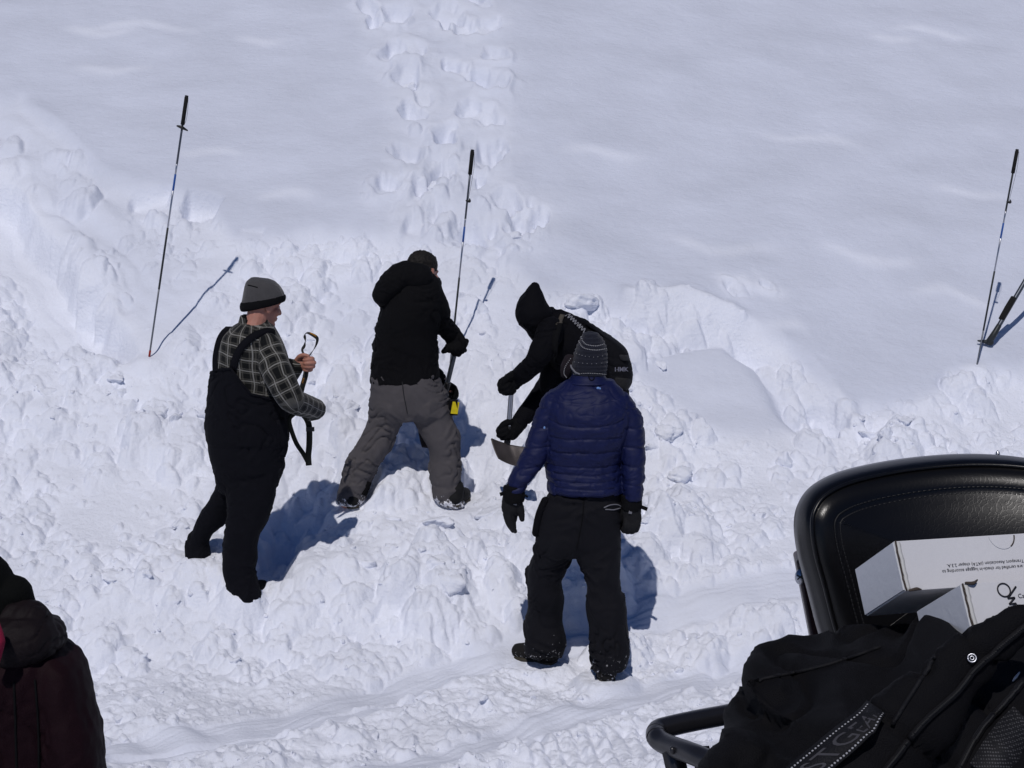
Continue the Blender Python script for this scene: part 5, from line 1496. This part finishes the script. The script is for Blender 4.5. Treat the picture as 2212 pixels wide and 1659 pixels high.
    mesh('antenna_stub', *tube([at(2153, 990, 2.11), at(2155, 976, 2.11), at(2159, 990, 2.11)], [.002, .0024, .002], n=6), M_ALU, t)
    # rack
    Yr = 1.86
    rail = catmull([Q(1700, 1508, Yr + .12), Q(1600, 1537, Yr + .06), Q(1500, 1557, Yr + .02), Q(1442, 1570, Yr), Q(1421, 1578, Yr - .01), Q(1419, 1593, Yr - .03), Q(1440, 1608, Yr - .05), Q(1500, 1630, Yr - .10), Q(1560, 1655, Yr - .14), Q(1700, 1715, Yr - .24)], 90)
    mesh('rack_rail', *tube(rail, [.0125] * 90, n=18, sub=1, cap=.2), M_PAINT, t)
    pt = [Q(1453, 1622, Yr - .07), Q(1468, 1690, Yr - .07), Q(1490, 1790, Yr - .07)]
    mesh('rack_post', *tube(pt, [.0125, .0125, .0125], n=4, sub=1, flat=.5, cap=.1), M_PAINT, t)
    mesh('rack_post', *tube([p + [.034, .02, -.004] for p in pt], [.011] * 3, n=4, sub=1, flat=.5, cap=.1), M_PAINT, t)
    for x, y in ((1452, 1621), (1463, 1622)):
        mesh('weld', *ball(Q(x, y, Yr - .085), (.004, .004, .005), n=8), M_PAINT, t)
    # seat, tunnel and running boards below (out of frame)
    gz = float(base(.86, 1.5))
    st = [np.array([.88, y, z]) for y, z in ((2.02, 2.27), (1.75, 2.27), (1.4, 2.26), (.95, 2.24))]
    link('seat', fused([tube(st, [.21, .215, .21, .18], n=24, e=3, up=(1, 0, 0), flat=.5, cap=.3)], .012, 4), M_VINYL, t)
    mesh('tunnel', *box((.88, 1.55, gz + .46), (.20, .95, .26)), M_PAINT, t, smooth=False)
    mesh('track_belt', *box((.88, 1.55, gz + .11), (.19, 1.0, .115)), M_PLASTIC, t, smooth=False)
    for s in (-1, 1): mesh('running_board', *box((.88 + s * .30, 1.3, gz + .30), (.10, .75, .012)), M_PAINT, t, smooth=False)
    return t
def vinyl():
    m = material('black_vinyl', (.0028, .0028, .0034), rough=.30, spec=.34)
    n = m.node_tree.nodes; l = m.node_tree.links; b = n['Principled BSDF']
    tc = n.new('ShaderNodeTexCoord')
    v = n.new('ShaderNodeTexVoronoi'); v.feature = 'DISTANCE_TO_EDGE'; v.inputs['Scale'].default_value = 150
    nz = n.new('ShaderNodeTexNoise'); nz.inputs['Scale'].default_value = 40; nz.inputs['Detail'].default_value = 4
    ad = n.new('ShaderNodeVectorMath'); ad.operation = 'MULTIPLY_ADD'
    ad.inputs[1].default_value = (.02, .02, .02)
    l.new(tc.outputs['Object'], nz.inputs['Vector']); l.new(nz.outputs['Color'], ad.inputs[0]); l.new(tc.outputs['Object'], ad.inputs[2]); l.new(ad.outputs[0], v.inputs['Vector'])
    mr = n.new('ShaderNodeMapRange'); mr.inputs['From Max'].default_value = .09; l.new(v.outputs['Distance'], mr.inputs['Value'])
    n2 = n.new('ShaderNodeTexNoise'); n2.inputs['Scale'].default_value = 500; n2.inputs['Detail'].default_value = 3
    l.new(tc.outputs['Object'], n2.inputs['Vector'])
    mm = n.new('ShaderNodeMath'); mm.operation = 'MULTIPLY_ADD'; mm.inputs[1].default_value = .5
    l.new(n2.outputs['Fac'], mm.inputs[0]); l.new(mr.outputs[0], mm.inputs[2])
    bp = n.new('ShaderNodeBump'); bp.inputs['Strength'].default_value = .075; bp.inputs['Distance'].default_value = .0008
    l.new(mm.outputs[0], bp.inputs['Height']); l.new(bp.outputs[0], b.inputs['Normal'])
    return m
M_VINYL = vinyl()
M_THREAD = material('black_thread', (.007, .007, .008), rough=.4, spec=.5)
M_MAROONP = material('maroon_painted_plate', (.020, .0055, .008), rough=.35, spec=.45)
M_PAINT = material('black_painted_steel', (.012, .012, .015), rough=.33, spec=.5)
snowmobile()

# ================================================================== two white cartons
def fit_box():
    """cartons: orientation found from the corners seen in the photograph"""
    tgt = dict(A=(1853, 1228), B=(1931, 1170), C=(1956, 1277), D=(1868, 1332))
    rng = np.random.RandomState(2)
    def corners(p):
        rx, ry, rz, w_, h_, Yc_ = p
        Mx = np.array(Matrix.Rotation(rz, 3, 'Z') @ Matrix.Rotation(ry, 3, 'Y') @ Matrix.Rotation(rx, 3, 'X'))
        C = at(*tgt['C'], 1.66)
        L, U, W = Mx[:, 0], Mx[:, 2], Mx[:, 1]       # length, up the white face, depth of the end
        B_ = C + U * h_; D_ = C + W * w_; A_ = B_ + W * w_
        return C, L, U, W, A_, B_, D_
    def cost(p):
        C, L, U, W, A_, B_, D_ = corners(p)
        e = 0
        for k, q in (('A', A_), ('B', B_), ('D', D_)):
            vx, vy = vcoord(q[None]); e += (vx[0] - tgt[k][0]) ** 2 + (vy[0] - tgt[k][1]) ** 2
        for o, yy in ((B_, 1148.5), (C, 1261)):
            q = np.array([o + L * .02, o + L * .14]); vx, vy = vcoord(q)
            yv = vy[0] + (2212 - vx[0]) * (vy[1] - vy[0]) / (vx[1] - vx[0] + 1e-9)
            e += .6 * (yv - yy) ** 2
            if vx[1] < vx[0]: e += 1e5
        if W[1] < 0.05 and D_[1] < C[1]: e += 1e5
        return e
    best = None
    for s in range(24):
        p = np.array([rng.uniform(-1.2, 1.2), rng.uniform(-.6, .6), rng.uniform(-.8, .8), .06, .06, 0]); c = cost(p); st = .3
        for i in range(900):
            q = p + rng.normal(0, 1, 6) * st * np.array([1, 1, 1, .03, .03, 0])
            q[3:5] = np.clip(q[3:5], .03, .12)
            cq = cost(q)
            if cq < c: p, c = q, cq; st = min(.4, st * 1.3)
            else: st = max(1e-4, st * .97)
        if best is None or c < best[0]: best = (c, p)
    return best[0], corners(best[1]), best[1]
bc_, (Cc, Lc, Uc, Wc, Ac, Bc, Dc), bp_ = fit_box()
print('carton fit', bc_, bp_, Lc, Uc, Wc)
hh, ww = np.linalg.norm(Bc - Cc), np.linalg.norm(Dc - Cc)
Nc = np.cross(Lc, Uc); Nc = Nc if Nc @ Wc < 0 else -Nc           # outward from the white face

def carton(label, C, length, second):
    t = empty('carton', C + Wc * ww, label, 'box', 'white cartons on the sled seat')
    bm = bmesh.new()
    P = [C + Lc * a + Uc * b + Wc * c for a in (0, length) for b in (0, hh) for c in (0, ww)]
    vs = [bm.verts.new(p) for p in P]
    for f in ((0, 1, 3, 2), (4, 6, 7, 5), (0, 4, 5, 1), (2, 3, 7, 6), (0, 2, 6, 4), (1, 5, 7, 3)): bm.faces.new([vs[i] for i in f])
    bmesh.ops.recalc_face_normals(bm, faces=bm.faces)
    bmesh.ops.bevel(bm, geom=list(bm.edges), offset=.0011, segments=2, affect='EDGES', profile=.6)
    me = bpy.data.meshes.new('body'); bm.to_mesh(me); bm.free()
    link('body', me, M_CARD, t)
    n = Nc
    # end flap standing slightly proud, with its raw brown edge
    e0 = C - Lc * .0022
    fl = [e0 + Uc * .0015, e0 + Uc * (hh - .0015), e0 + Uc * (hh - .0015) + Wc * (ww - .001), e0 + Uc * .0015 + Wc * (ww - .001)]
    fl2 = [p + Lc * .0018 for p in fl]
    Vf = fl + fl2
    mesh('end_flap', Vf, [(0, 1, 2, 3), (7, 6, 5, 4), (0, 4, 5, 1), (1, 5, 6, 2), (2, 6, 7, 3), (3, 7, 4, 0)], M_CARDE, t, smooth=False)
    s0 = C + Lc * .0006 + n * .0008
    rr = np.random.RandomState(4 if second else 3)
    eg = np.array([s0 + Uc * hh * f + Lc * rr.normal(0, .0004) for f in np.linspace(.0, 1, 14)])
    mesh('cut_edge', *ribbon(eg, .0015, .0012, up=n), M_KRAFT, t)
    eg2 = np.array([s0 + Lc * (.0033) + Uc * hh * f + Lc * rr.normal(0, .0003) for f in np.linspace(.0, .97, 14)])
    mesh('fold', *ribbon(eg2, .0042, .001, up=n), M_CARDW, t)
    c0 = C + Lc * .004 + n * .002 + (Uc * hh if second else Uc * 0)
    mesh('tuck_tab', *tube([c0 + Lc * a + n * b + Uc * c for a, b, c in ((0, 0, 0), (.007, .002, .0005 if not second else -.0012), (.013, .0005, .0022 if second else 0))], [.0014, .0020, .0008], n=8), M_KRAFT, t)
    if not second:
        m0 = C + Uc * (hh - .0004) + Lc * .128 + n * .0006
        ar = np.array([m0 + Lc * (.0155 * math.cos(a)) - Uc * (.016 * math.sin(a)) for a in np.linspace(.08, 1.0, 14)])
        mesh('thumb_cut', *ribbon(ar, .0013, .0006, up=n), M_KRAFT, t)
        ar = np.array([m0 + Lc * (.0155 * math.cos(a)) - Uc * (.016 * math.sin(a)) for a in np.linspace(1.0, 3.05, 18)])
        mesh('thumb_notch', *ribbon(ar, .0004, .0004, up=n), M_CARDE, t)
    def put(V, F, o, ex, ey, m=None, nm='print'):
        mesh(nm, [o + ex * x + ey * y + n * .0007 for x, y in V], F, M_INK, t, smooth=False)
    if not second:
        # printed upside down: reads from the far end
        for body, sx, sy in (('Cartridge and handle are certified for check-in luggage according to', .0475, .36), ('the International Air Transport Association (IATA) chaper 2.3.A.', .0545, .47)):
            V, F = text_flat(body, .0051, 'RIGHT', 1.02)
            put(V, F, C + Lc * sx + Uc * hh * sy, -Lc, -Uc)
    else:
        for body, dx, dy in (('Cartridge and handle are certified', .0590, .345), ('the International Air Transport', .0600, .545)):
            V, F = text_flat(body, .0066, 'LEFT', 1.02)
            put(V, F, C + Lc * dx + Uc * (hh * (1 - dy)), Lc, Uc)
        V, F = text_flat('ABS', .015, 'LEFT', 1.0, .0006)
        put(V, F, C + Lc * .0410 + Uc * (hh * .32), Lc, Uc)
        zz = [(.0805, .070), (.0725, .105), (.0655, .165), (.0625, .215)]
        lx = lambda p: C + Lc * (p[0] - .0195) + Uc * (hh * (1 - p[1])) + n * .0009
        ca = [(.0645 + .0070 * math.cos(a), .175 + .125 * math.sin(a) * -1) for a in np.linspace(0, 2 * math.pi, 26)]
        mesh('emblem', *ribbon(np.array([lx((p[0], p[1] + .0)) for p in ca]), .0014, .0004, up=n), M_INK, t)
        bz = [(.0790, .125), (.0665, .335), (.0745, .330), (.0665, .445), (.0745, .440), (.0675, .600)]
        for a, b in zip(bz[:-1], bz[1:]):
            mesh('emblem', *ribbon(np.array([lx(a), lx(b)]), .0019, .0004, up=n), M_INK, t)
    return t
def card(name, c):
    m = material(name, c, rough=.75, spec=.25, var=.06, var_scale=9, bump=.15, bump_scale=90)
    return m
M_CARD = card('white_carton', (.60, .60, .625)); M_CARDW = card('white_carton_fold', (.56, .56, .55)); M_CARDE = card('white_carton_flap', (.57, .585, .62))
M_KRAFT = material('brown_card_edge', (.06, .047, .04), rough=.9)
M_INK = material('black_print', (.018, .018, .024), rough=.7)
carton('long white carton with upside-down printed text, leaning on the black vinyl backrest', Cc, .42, False)
# second carton: same size, in front and to the right; its upper corner is at (2077, 1260)
def solve_second():
    best = None
    for Y in np.arange(1.50, 1.70, .005):
        B2 = at(2077, 1261, Y); C2 = B2 - Uc * hh
        best = C2 if best is None or abs(Y - 1.585) < abs(best[3] - 1.585) else best
        best = np.append(C2, Y) if True and (best is None or len(best) == 3 or abs(Y - 1.585) <= abs(best[3] - 1.585)) else best
    return best[:3]
carton('white carton with squiggle emblem, half under the black jacket in front of the longer carton', at(2077, 1261, 1.585) - Uc * hh, .42, True)

# ================================================================== black riding jacket bundled on the rack
def bundled_jacket():
    t = empty('jacket', at(1900, 1640, 1.6), 'black riding jacket with dotted reflective band, bundled over the sled seat and rack', 'jacket')
    humpA = [(1322, 2160, 2440, 1.60, .04), (1334, 2105, 2460, 1.60, .08), (1354, 2050, 2480, 1.60, .115), (1390, 2010, 2500, 1.58, .15), (1450, 1960, 2500, 1.56, .17), (1560, 1900, 2500, 1.52, .19), (1700, 1850, 2500, 1.48, .20), (1860, 1800, 2500, 1.44, .20)]
    humpB = [(1398, 1885, 1975, 1.66, .03), (1407, 1842, 2015, 1.66, .07), (1420, 1800, 2080, 1.66, .10), (1438, 1752, 2130, 1.65, .125), (1458, 1682, 2130, 1.63, .14), (1470, 1630, 2130, 1.61, .15), (1520, 1628, 2130, 1.60, .16), (1550, 1600, 2130, 1.58, .17), (1580, 1585, 2130, 1.56, .18),
             (1612, 1585, 2130, 1.55, .18), (1660, 1560, 2130, 1.52, .19), (1760, 1530, 2130, 1.48, .20), (1860, 1520, 2130, 1.44, .20)]
    flap1 = [(1452, 1612, 1700, 1.60, .010), (1461, 1594, 1700, 1.59, .014), (1480, 1604, 1700, 1.58, .016), (1516, 1616, 1700, 1.57, .018), (1530, 1622, 1700, 1.57, .018)]
    flap2 = [(1588, 1574, 1640, 1.50, .012), (1600, 1550, 1640, 1.49, .016), (1612, 1538, 1640, 1.48, .018), (1628, 1530, 1640, 1.47, .02), (1660, 1522, 1640, 1.46, .025), (1720, 1510, 1640, 1.48, .03)]
    lap = [tube([at(2212, 1345, 1.44), at(2090, 1440, 1.42), at(1985, 1540, 1.40), at(1900, 1640, 1.38), at(1840, 1730, 1.36)], [.02, .03, .034, .036, .036], flat=.5, n=18, up=(.4, -1, .5))]
    def folds(P):
        Qp = P @ np.array([[.80, 0, .60], [0, 1, 0], [-.60, 0, .80]])
        a = noise3(Qp * np.array([3.0, 6, 13]) + 4); b = noise3(Qp * np.array([7, 9, 30]) + 9); c = noise3(P * 26)
        e = noise3(Qp * np.array([4, 7, 17]) + 21)
        return .024 * (.3 - np.abs(a)) + .010 * (.25 - np.abs(b)) + .0022 * c - .010 * np.exp(-(e / .07) ** 2)
    me = fused([loft(humpA, n=48, cap=.15), loft(humpB, n=48, cap=.15), loft(flap1), loft(flap2)] + lap, .0065, 3, folds)
    link('shell', me, M_NYL, t)
    b = bvh_of(me)
    pts = catmull([(1700, 1682), (1745, 1640), (1800, 1596), (1850, 1556), (1876, 1532), (1888, 1520)], 40)
    C_ = np.array([on(b, x, y, .006) for x, y in pts])
    # edges of the band read from the photograph: upper row of dots and lower row of dots
    U_ = catmull([(1690, 1676), (1716, 1655), (1760, 1619), (1806, 1581), (1848, 1549), (1866, 1533), (1877, 1519)], 60)
    D_ = catmull([(1768, 1683), (1795, 1656), (1836, 1622), (1870, 1590), (1886, 1578), (1900, 1553), (1908, 1541)], 60)
    hu_, hd_ = [on(b, x, y, .004) for x, y in U_], [on(b, x, y, .004) for x, y in D_]
    yu = np.array([q[1] for q in hu_]); yd = np.array([q[1] for q in hd_])
    ti = np.linspace(0, 1, 60)
    fit = lambda v: np.polyval(np.polyfit(ti, v, 2), ti)
    fu, fd = fit(yu), fit(yd)
    fu = fu - max(0, (fu - yu).max()) - .004; fd = fd - max(0, (fd - yd).max()) - .004
    Us = np.array([at(x, y, Y_) for (x, y), Y_ in zip(U_, fu)]); Ds = np.array([at(x, y, Y_) for (x, y), Y_ in zip(D_, fd)])
    k = np.ones(9) / 9
    sm = lambda S: np.stack([np.convolve(np.pad(S[:, i], 4, mode='edge'), k, 'valid') for i in range(3)], 1)
    lift = np.array([-.15, -.8, .5]) * .012
    N = 60
    ext = .14
    Vb, Fb = [], []
    for i in range(N):
        d = (Us[i] - Ds[i])
        for f in (-ext, .5, 1 + ext):
            Vb.append(Ds[i] + d * f - lift * .12 * (1 if f != .5 else 0))
    for i in range(N - 1):
        for j in range(2):
            Fb.append((i * 3 + j, i * 3 + j + 1, (i + 1) * 3 + j + 1, (i + 1) * 3 + j))
    band = mesh('reflective_band', Vb, Fb, M_BAND, t)
    sol = band.modifiers.new('s', 'SOLIDIFY'); sol.thickness = .002; sol.offset = -1
    for S in (Us, Ds):
        q = catmull(S, 400); L = np.concatenate([[0], np.cumsum(np.linalg.norm(np.diff(q, axis=0), axis=1))])
        parts = []
        for s in np.arange(.001, L[-1], .0034):
            p = np.array([np.interp(s, L, q[:, i]) for i in range(3)])
            parts.append(ball(p + lift * .10, (.0013, .0010, .0011), n=6))
        o = mesh('reflective_stitches', *join(parts), M_REFL, band); o['kind'] = 'stuff'
    V, F = text_flat('FIRSTGEAR', 1.0, 'LEFT', 1.10)
    V = V.copy(); w_ = V[:, 0].max()
    bm = bmesh.new(); vs = [bm.verts.new((x, y, 0)) for x, y in V]
    for f in F:
        try: bm.faces.new([vs[i] for i in f])
        except ValueError: pass
    for xx in np.arange(0, w_, .12):
        bmesh.ops.bisect_plane(bm, geom=list(bm.verts) + list(bm.edges) + list(bm.faces), plane_co=(xx, 0, 0), plane_no=(1, 0, 0))
    bm.verts.index_update()
    V = np.array([v.co[:2] for v in bm.verts]); F = [tuple(v.index for v in f.verts) for f in bm.faces]; bm.free()
    W = []
    # letters run from well below the frame (F, I) up to the R at the top end
    for x, y in V:
        s = -.20 + 1.13 * x / w_
        i = s * (N - 1)
        i0 = int(np.clip(math.floor(i), 0, N - 2)); fr_ = i - i0
        u_ = Us[i0] + (Us[i0 + 1] - Us[i0]) * fr_; d_ = Ds[i0] + (Ds[i0 + 1] - Ds[i0]) * fr_
        W.append(d_ + (u_ - d_) * (.16 + .68 * y / .72) + lift * .22)
    mesh('lettering', W, F, M_BANDTXT, band, smooth=False)
    # snap, zips, webbing
    p = on(b, 2097, 1420, .003); ax_ = frame_of((-.15, -.85, .5), (0, .5, .8))
    def ring_(c, r, r2, m, nm, par):
        a = np.linspace(0, 2 * math.pi, 25)
        S = np.array([c + (np.array([math.cos(q) * r, 0, math.sin(q) * r])) @ ax_ for q in a])
        return mesh(nm, *tube(S, [r2] * 25, n=8, sub=1), m, par)
    sn = ring_(p, .0037, .0008, M_ALU, 'snap', t); ring_(p, .0016, .0006, M_ALU, 'snap_socket', sn)
    p = on(b, 2194, 1470, .003)
    mesh('zip_pull', *tube([p + [-.003, 0, -.004], p, p + [.003, 0, .005]], [.0009, .0016, .0009], n=6), M_ALU, t)
    for pts in ([(2212, 1352), (2110, 1440), (2060, 1500), (1985, 1570), (1930, 1640), (1890, 1690)], [(2205, 1480), (2120, 1580), (2060, 1690)]):
        S = [on(b, x, y, .002) for x, y in catmull(pts, 150)]
        S = np.array([q for q in S if q is not None])
        mesh('zip_tape', *tube(S[::3], [.0035] * len(S[::3]), n=6, sub=1), M_BAND, t)
        o = mesh('zip_teeth', *join([ball(q + [0, -.003, .002], (.0010, .0010, .0008), n=6) for q in S]), M_PLASTIC2, t); o['kind'] = 'stuff'
    E0 = catmull([(2130, 1690), (2160, 1640), (2185, 1600), (2225, 1560)], 24)
    S = np.array([on(b, x, y, .006) for x, y in E0])
    mesh('webbing', *ribbon(sm(S), .034, .003, up=(-.15, -.85, .5)), M_WEB, t)
    for pts in ([(1640, 1470), (1780, 1440), (1900, 1400)], [(2020, 1420), (1975, 1490), (1930, 1560)]):
        S = np.array([on(b, x, y, .001) for x, y in catmull(pts, 40)])
        mesh('seam', *tube(S, [.0022] * 40, n=6, sub=1), M_BAND, t)
    return t
M_NYL = material('black_cordura', (.0030, .0029, .0042), rough=.75, spec=.15, bump=.5, bump_scale=700)
M_BAND = material('black_band', (.0030, .0030, .0048), rough=.7, spec=.3, bump=.4, bump_scale=500)
M_BANDTXT = material('dark_grey_band_lettering', (.050, .049, .056), rough=.6)
M_REFL = material('reflective_stitch', (.34, .34, .36), rough=.5, spec=.6)
M_PLASTIC2 = material('black_zip_teeth', (.012, .012, .013), rough=.35, spec=.5)
def webbing():
    m = material('dotted_webbing', (.009, .009, .010), rough=.7)
    n = m.node_tree.nodes; l = m.node_tree.links; b = n['Principled BSDF']
    tc = n.new('ShaderNodeTexCoord'); v = n.new('ShaderNodeTexVoronoi'); v.inputs['Scale'].default_value = 420; v.inputs['Randomness'].default_value = .15
    l.new(tc.outputs['Object'], v.inputs['Vector'])
    mr = n.new('ShaderNodeMapRange'); mr.inputs['From Min'].default_value = .25; mr.inputs['From Max'].default_value = .4
    l.new(v.outputs['Distance'], mr.inputs['Value'])
    mx = n.new('ShaderNodeMix'); mx.data_type = 'RGBA'; mx.inputs['A'].default_value = (.07, .07, .075, 1); mx.inputs['B'].default_value = (.007, .007, .009, 1)
    l.new(mr.outputs[0], mx.inputs['Factor']); l.new(mx.outputs['Result'], b.inputs['Base Color'])
    return m
M_WEB = webbing()
bundled_jacket()

# ================================================================== loose snow blocks lying on the debris
def block_mesh(seed, sub_=2, flat=1.0, soft=.30, few=0):
    q = np.random.RandomState(seed)
    bm = bmesh.new()
    for _ in range(few or q.randint(11, 17)):
        v = q.normal(size=3); v /= np.linalg.norm(v); v *= q.uniform(.75, 1.05); v[2] *= flat
        bm.verts.new(v)
    r = bmesh.ops.convex_hull(bm, input=bm.verts)
    bmesh.ops.delete(bm, geom=[g for g in r['geom_interior'] if isinstance(g, bmesh.types.BMVert)], context='VERTS')
    bmesh.ops.triangulate(bm, faces=bm.faces)
    for _ in range(sub_):
        bmesh.ops.subdivide_edges(bm, edges=list(bm.edges), cuts=1, use_grid_fill=True)
        bmesh.ops.smooth_vert(bm, verts=bm.verts, factor=soft, use_axis_x=True, use_axis_y=True, use_axis_z=True)
    bmesh.ops.recalc_face_normals(bm, faces=bm.faces)
    me = bpy.data.meshes.new('snow_block'); bm.to_mesh(me); bm.free()
    co = coords(me); no = np.empty(len(co) * 3); me.vertices.foreach_get('normal', no); no = no.reshape(-1, 3)
    co = co + no * (.14 * noise3(co * 2.2 + seed * 3.1) + .10 * noise3(co * 4.5 + seed) + .06 * noise3(co * 10 + seed))[:, None]
    me.vertices.foreach_set('co', co.ravel())
    me.polygons.foreach_set('use_smooth', np.ones(len(me.polygons), bool))
    me.materials.append(M_SNOW); me.update()
    return me
special = [
    (975, 1300, .135, (1.0, .8, 1.0), 'large pitted snow block with a pointed lower end, left of the navy-jacketed man'),
    (1440, 935, .105, (1.15, .9, .75), 'angular snow block right of the navy-jacketed man, below the smooth slab'),
    (1470, 1005, .12, (1.25, .9, .7), 'broad snow block with a shaded hollow at its right end, right of the navy sleeve'),
    (1905, 975, .115, (.85, .8, 1.15), 'upright rounded snow block just above the vinyl backrest'),
    (1700, 985, .10, (.9, .9, 1.1), 'tilted snow slab standing left of the vinyl backrest'),
    (880, 172, .115, (.8, .8, 1.15), 'large dark-edged block in the boot track up the slope'),
    (938, 395, .085, (.9, .7, 1.0), 'block with shaded right side in the boot track, left of the middle probe'),
    (1110, 500, .085, (1.1, .8, .8), 'oval block in a hollow where the boot track meets the debris'),
    (940, 1135, .13, (1.35, .9, .55), 'flat snow slab lying below the trousered legs of the hooded digger'),
    (1255, 660, .13, (1.25, .8, .8), 'pale snow block behind the shoulders of the bent-over person'),
    (1430, 780, .06, (1.3, .9, .8), 'small dark-edged snow lump on the smooth slab right of the backpack'),
    (1060, 1105, .10, (1.2, .9, .7), 'rounded snow block left of the navy-jacketed man, under his hanging glove'),
]
for i, (vx, vy, r, sc, lab) in enumerate(special):
    p = ground_pt(vx, vy)
    me = block_mesh(100 + i, 3)
    o = link('snow_block', me)
    gzz = ground_z(p[0], p[1])
    o.location = (p[0], p[1], gzz + r * sc[2] * .02)
    o.scale = (r * sc[0], r * sc[1], r * sc[2]); o.rotation_euler = (R(10 * math.sin(i)), R(12 * math.cos(i * 2)), R(35 * math.sin(i * 3)))
    tag(o, lab, 'snow block', 'snow blocks in the debris')
protos = [block_mesh(200 + i, 2, .85) for i in range(14)]
q = np.random.RandomState(77); placed = 0
while placed < 150:
    x = q.uniform(-3.6, 3.8); y = 7.3 + 4.6 * q.uniform() ** 1.2
    i = np.searchsorted(xs, x); j = np.searchsorted(ys, y)
    if rough[j, i] < .7: continue
    cl = noise2(np.array([x * 1.3 + 20]), np.array([y * 1.3]))[0]
    if cl < q.uniform(-.5, .6): continue
    if any(np.hypot(x - f[0], y - f[1]) < .22 for f in FEET.values()): continue
    r = float(np.clip(.022 * q.uniform() ** -.55, .022, .085))
    if y < 8.6: r = min(r, .04)
    o = link('snow_block', protos[placed % 14])
    o.location = (x, y, ground_z(x, y) - r * .10)
    o.scale = (r * q.uniform(.8, 1.3), r * q.uniform(.8, 1.2), r * q.uniform(.65, 1.0)); o.rotation_euler = (q.uniform(-.5, .5), q.uniform(-.5, .5), q.uniform(0, 6.3))
    tag(o, 'loose white lump of snow lying on the broken debris', 'snow block', 'loose snow lumps on the debris')
    placed += 1
angular = [block_mesh(400 + i, 3, .8, .13, 9) for i in range(8)]
placed = 0
while placed < 44:
    x = q.uniform(-3.2, 3.4); y = q.uniform(8.9, 11.6)
    i = np.searchsorted(xs, x); j = np.searchsorted(ys, y)
    if rough[j, i] < .75 or any(np.hypot(x - f[0], y - f[1]) < .30 for f in FEET.values()): continue
    r = float(q.uniform(.05, .12))
    o = link('snow_block', angular[placed % 8])
    o.location = (x, y, ground_z(x, y) - r * .28)
    o.scale = (r * q.uniform(.9, 1.5), r * q.uniform(.8, 1.1), r * q.uniform(.75, 1.05)); o.rotation_euler = (q.uniform(-.5, .5), q.uniform(-.5, .5), q.uniform(0, 6.3))
    tag(o, 'angular white snow block half sunk in the broken debris', 'snow block', 'angular snow blocks in the debris')
    placed += 1
# crumbs too many to count
parts = []
cr = [block_mesh(300 + i, 1) for i in range(4)]
crV = [(coords(m), [tuple(p.vertices) for p in m.polygons]) for m in cr]
n_ = 0
while n_ < 1500:
    x = q.uniform(-3.4, 3.6); y = 7.25 + 4.4 * q.uniform() ** 1.5
    i = np.searchsorted(xs, x); j = np.searchsorted(ys, y)
    if rough[j, i] < q.uniform(.15, .9): continue
    if noise2(np.array([x * 2.1]), np.array([y * 2.1 + 40]))[0] < q.uniform(-.6, .5): continue
    r = float(np.clip(.0055 * q.uniform() ** -.5, .006, .019))
    v, f = crV[n_ % 4]; a = q.uniform(0, 6.3)
    Rz = np.array([[math.cos(a), math.sin(a), 0], [-math.sin(a), math.cos(a), 0], [0, 0, 1]])
    parts.append((v @ Rz * r * q.uniform(.7, 1.2, 3) + [x, y, ground_z(x, y) + r * .05], f)); n_ += 1
VV, FF = join(parts)
o = mesh('snow_crumbs', VV, FF, M_SNOW)
tag(o, 'small white crumbs of snow strewn over the debris and tracks', 'snow', None, 'stuff')
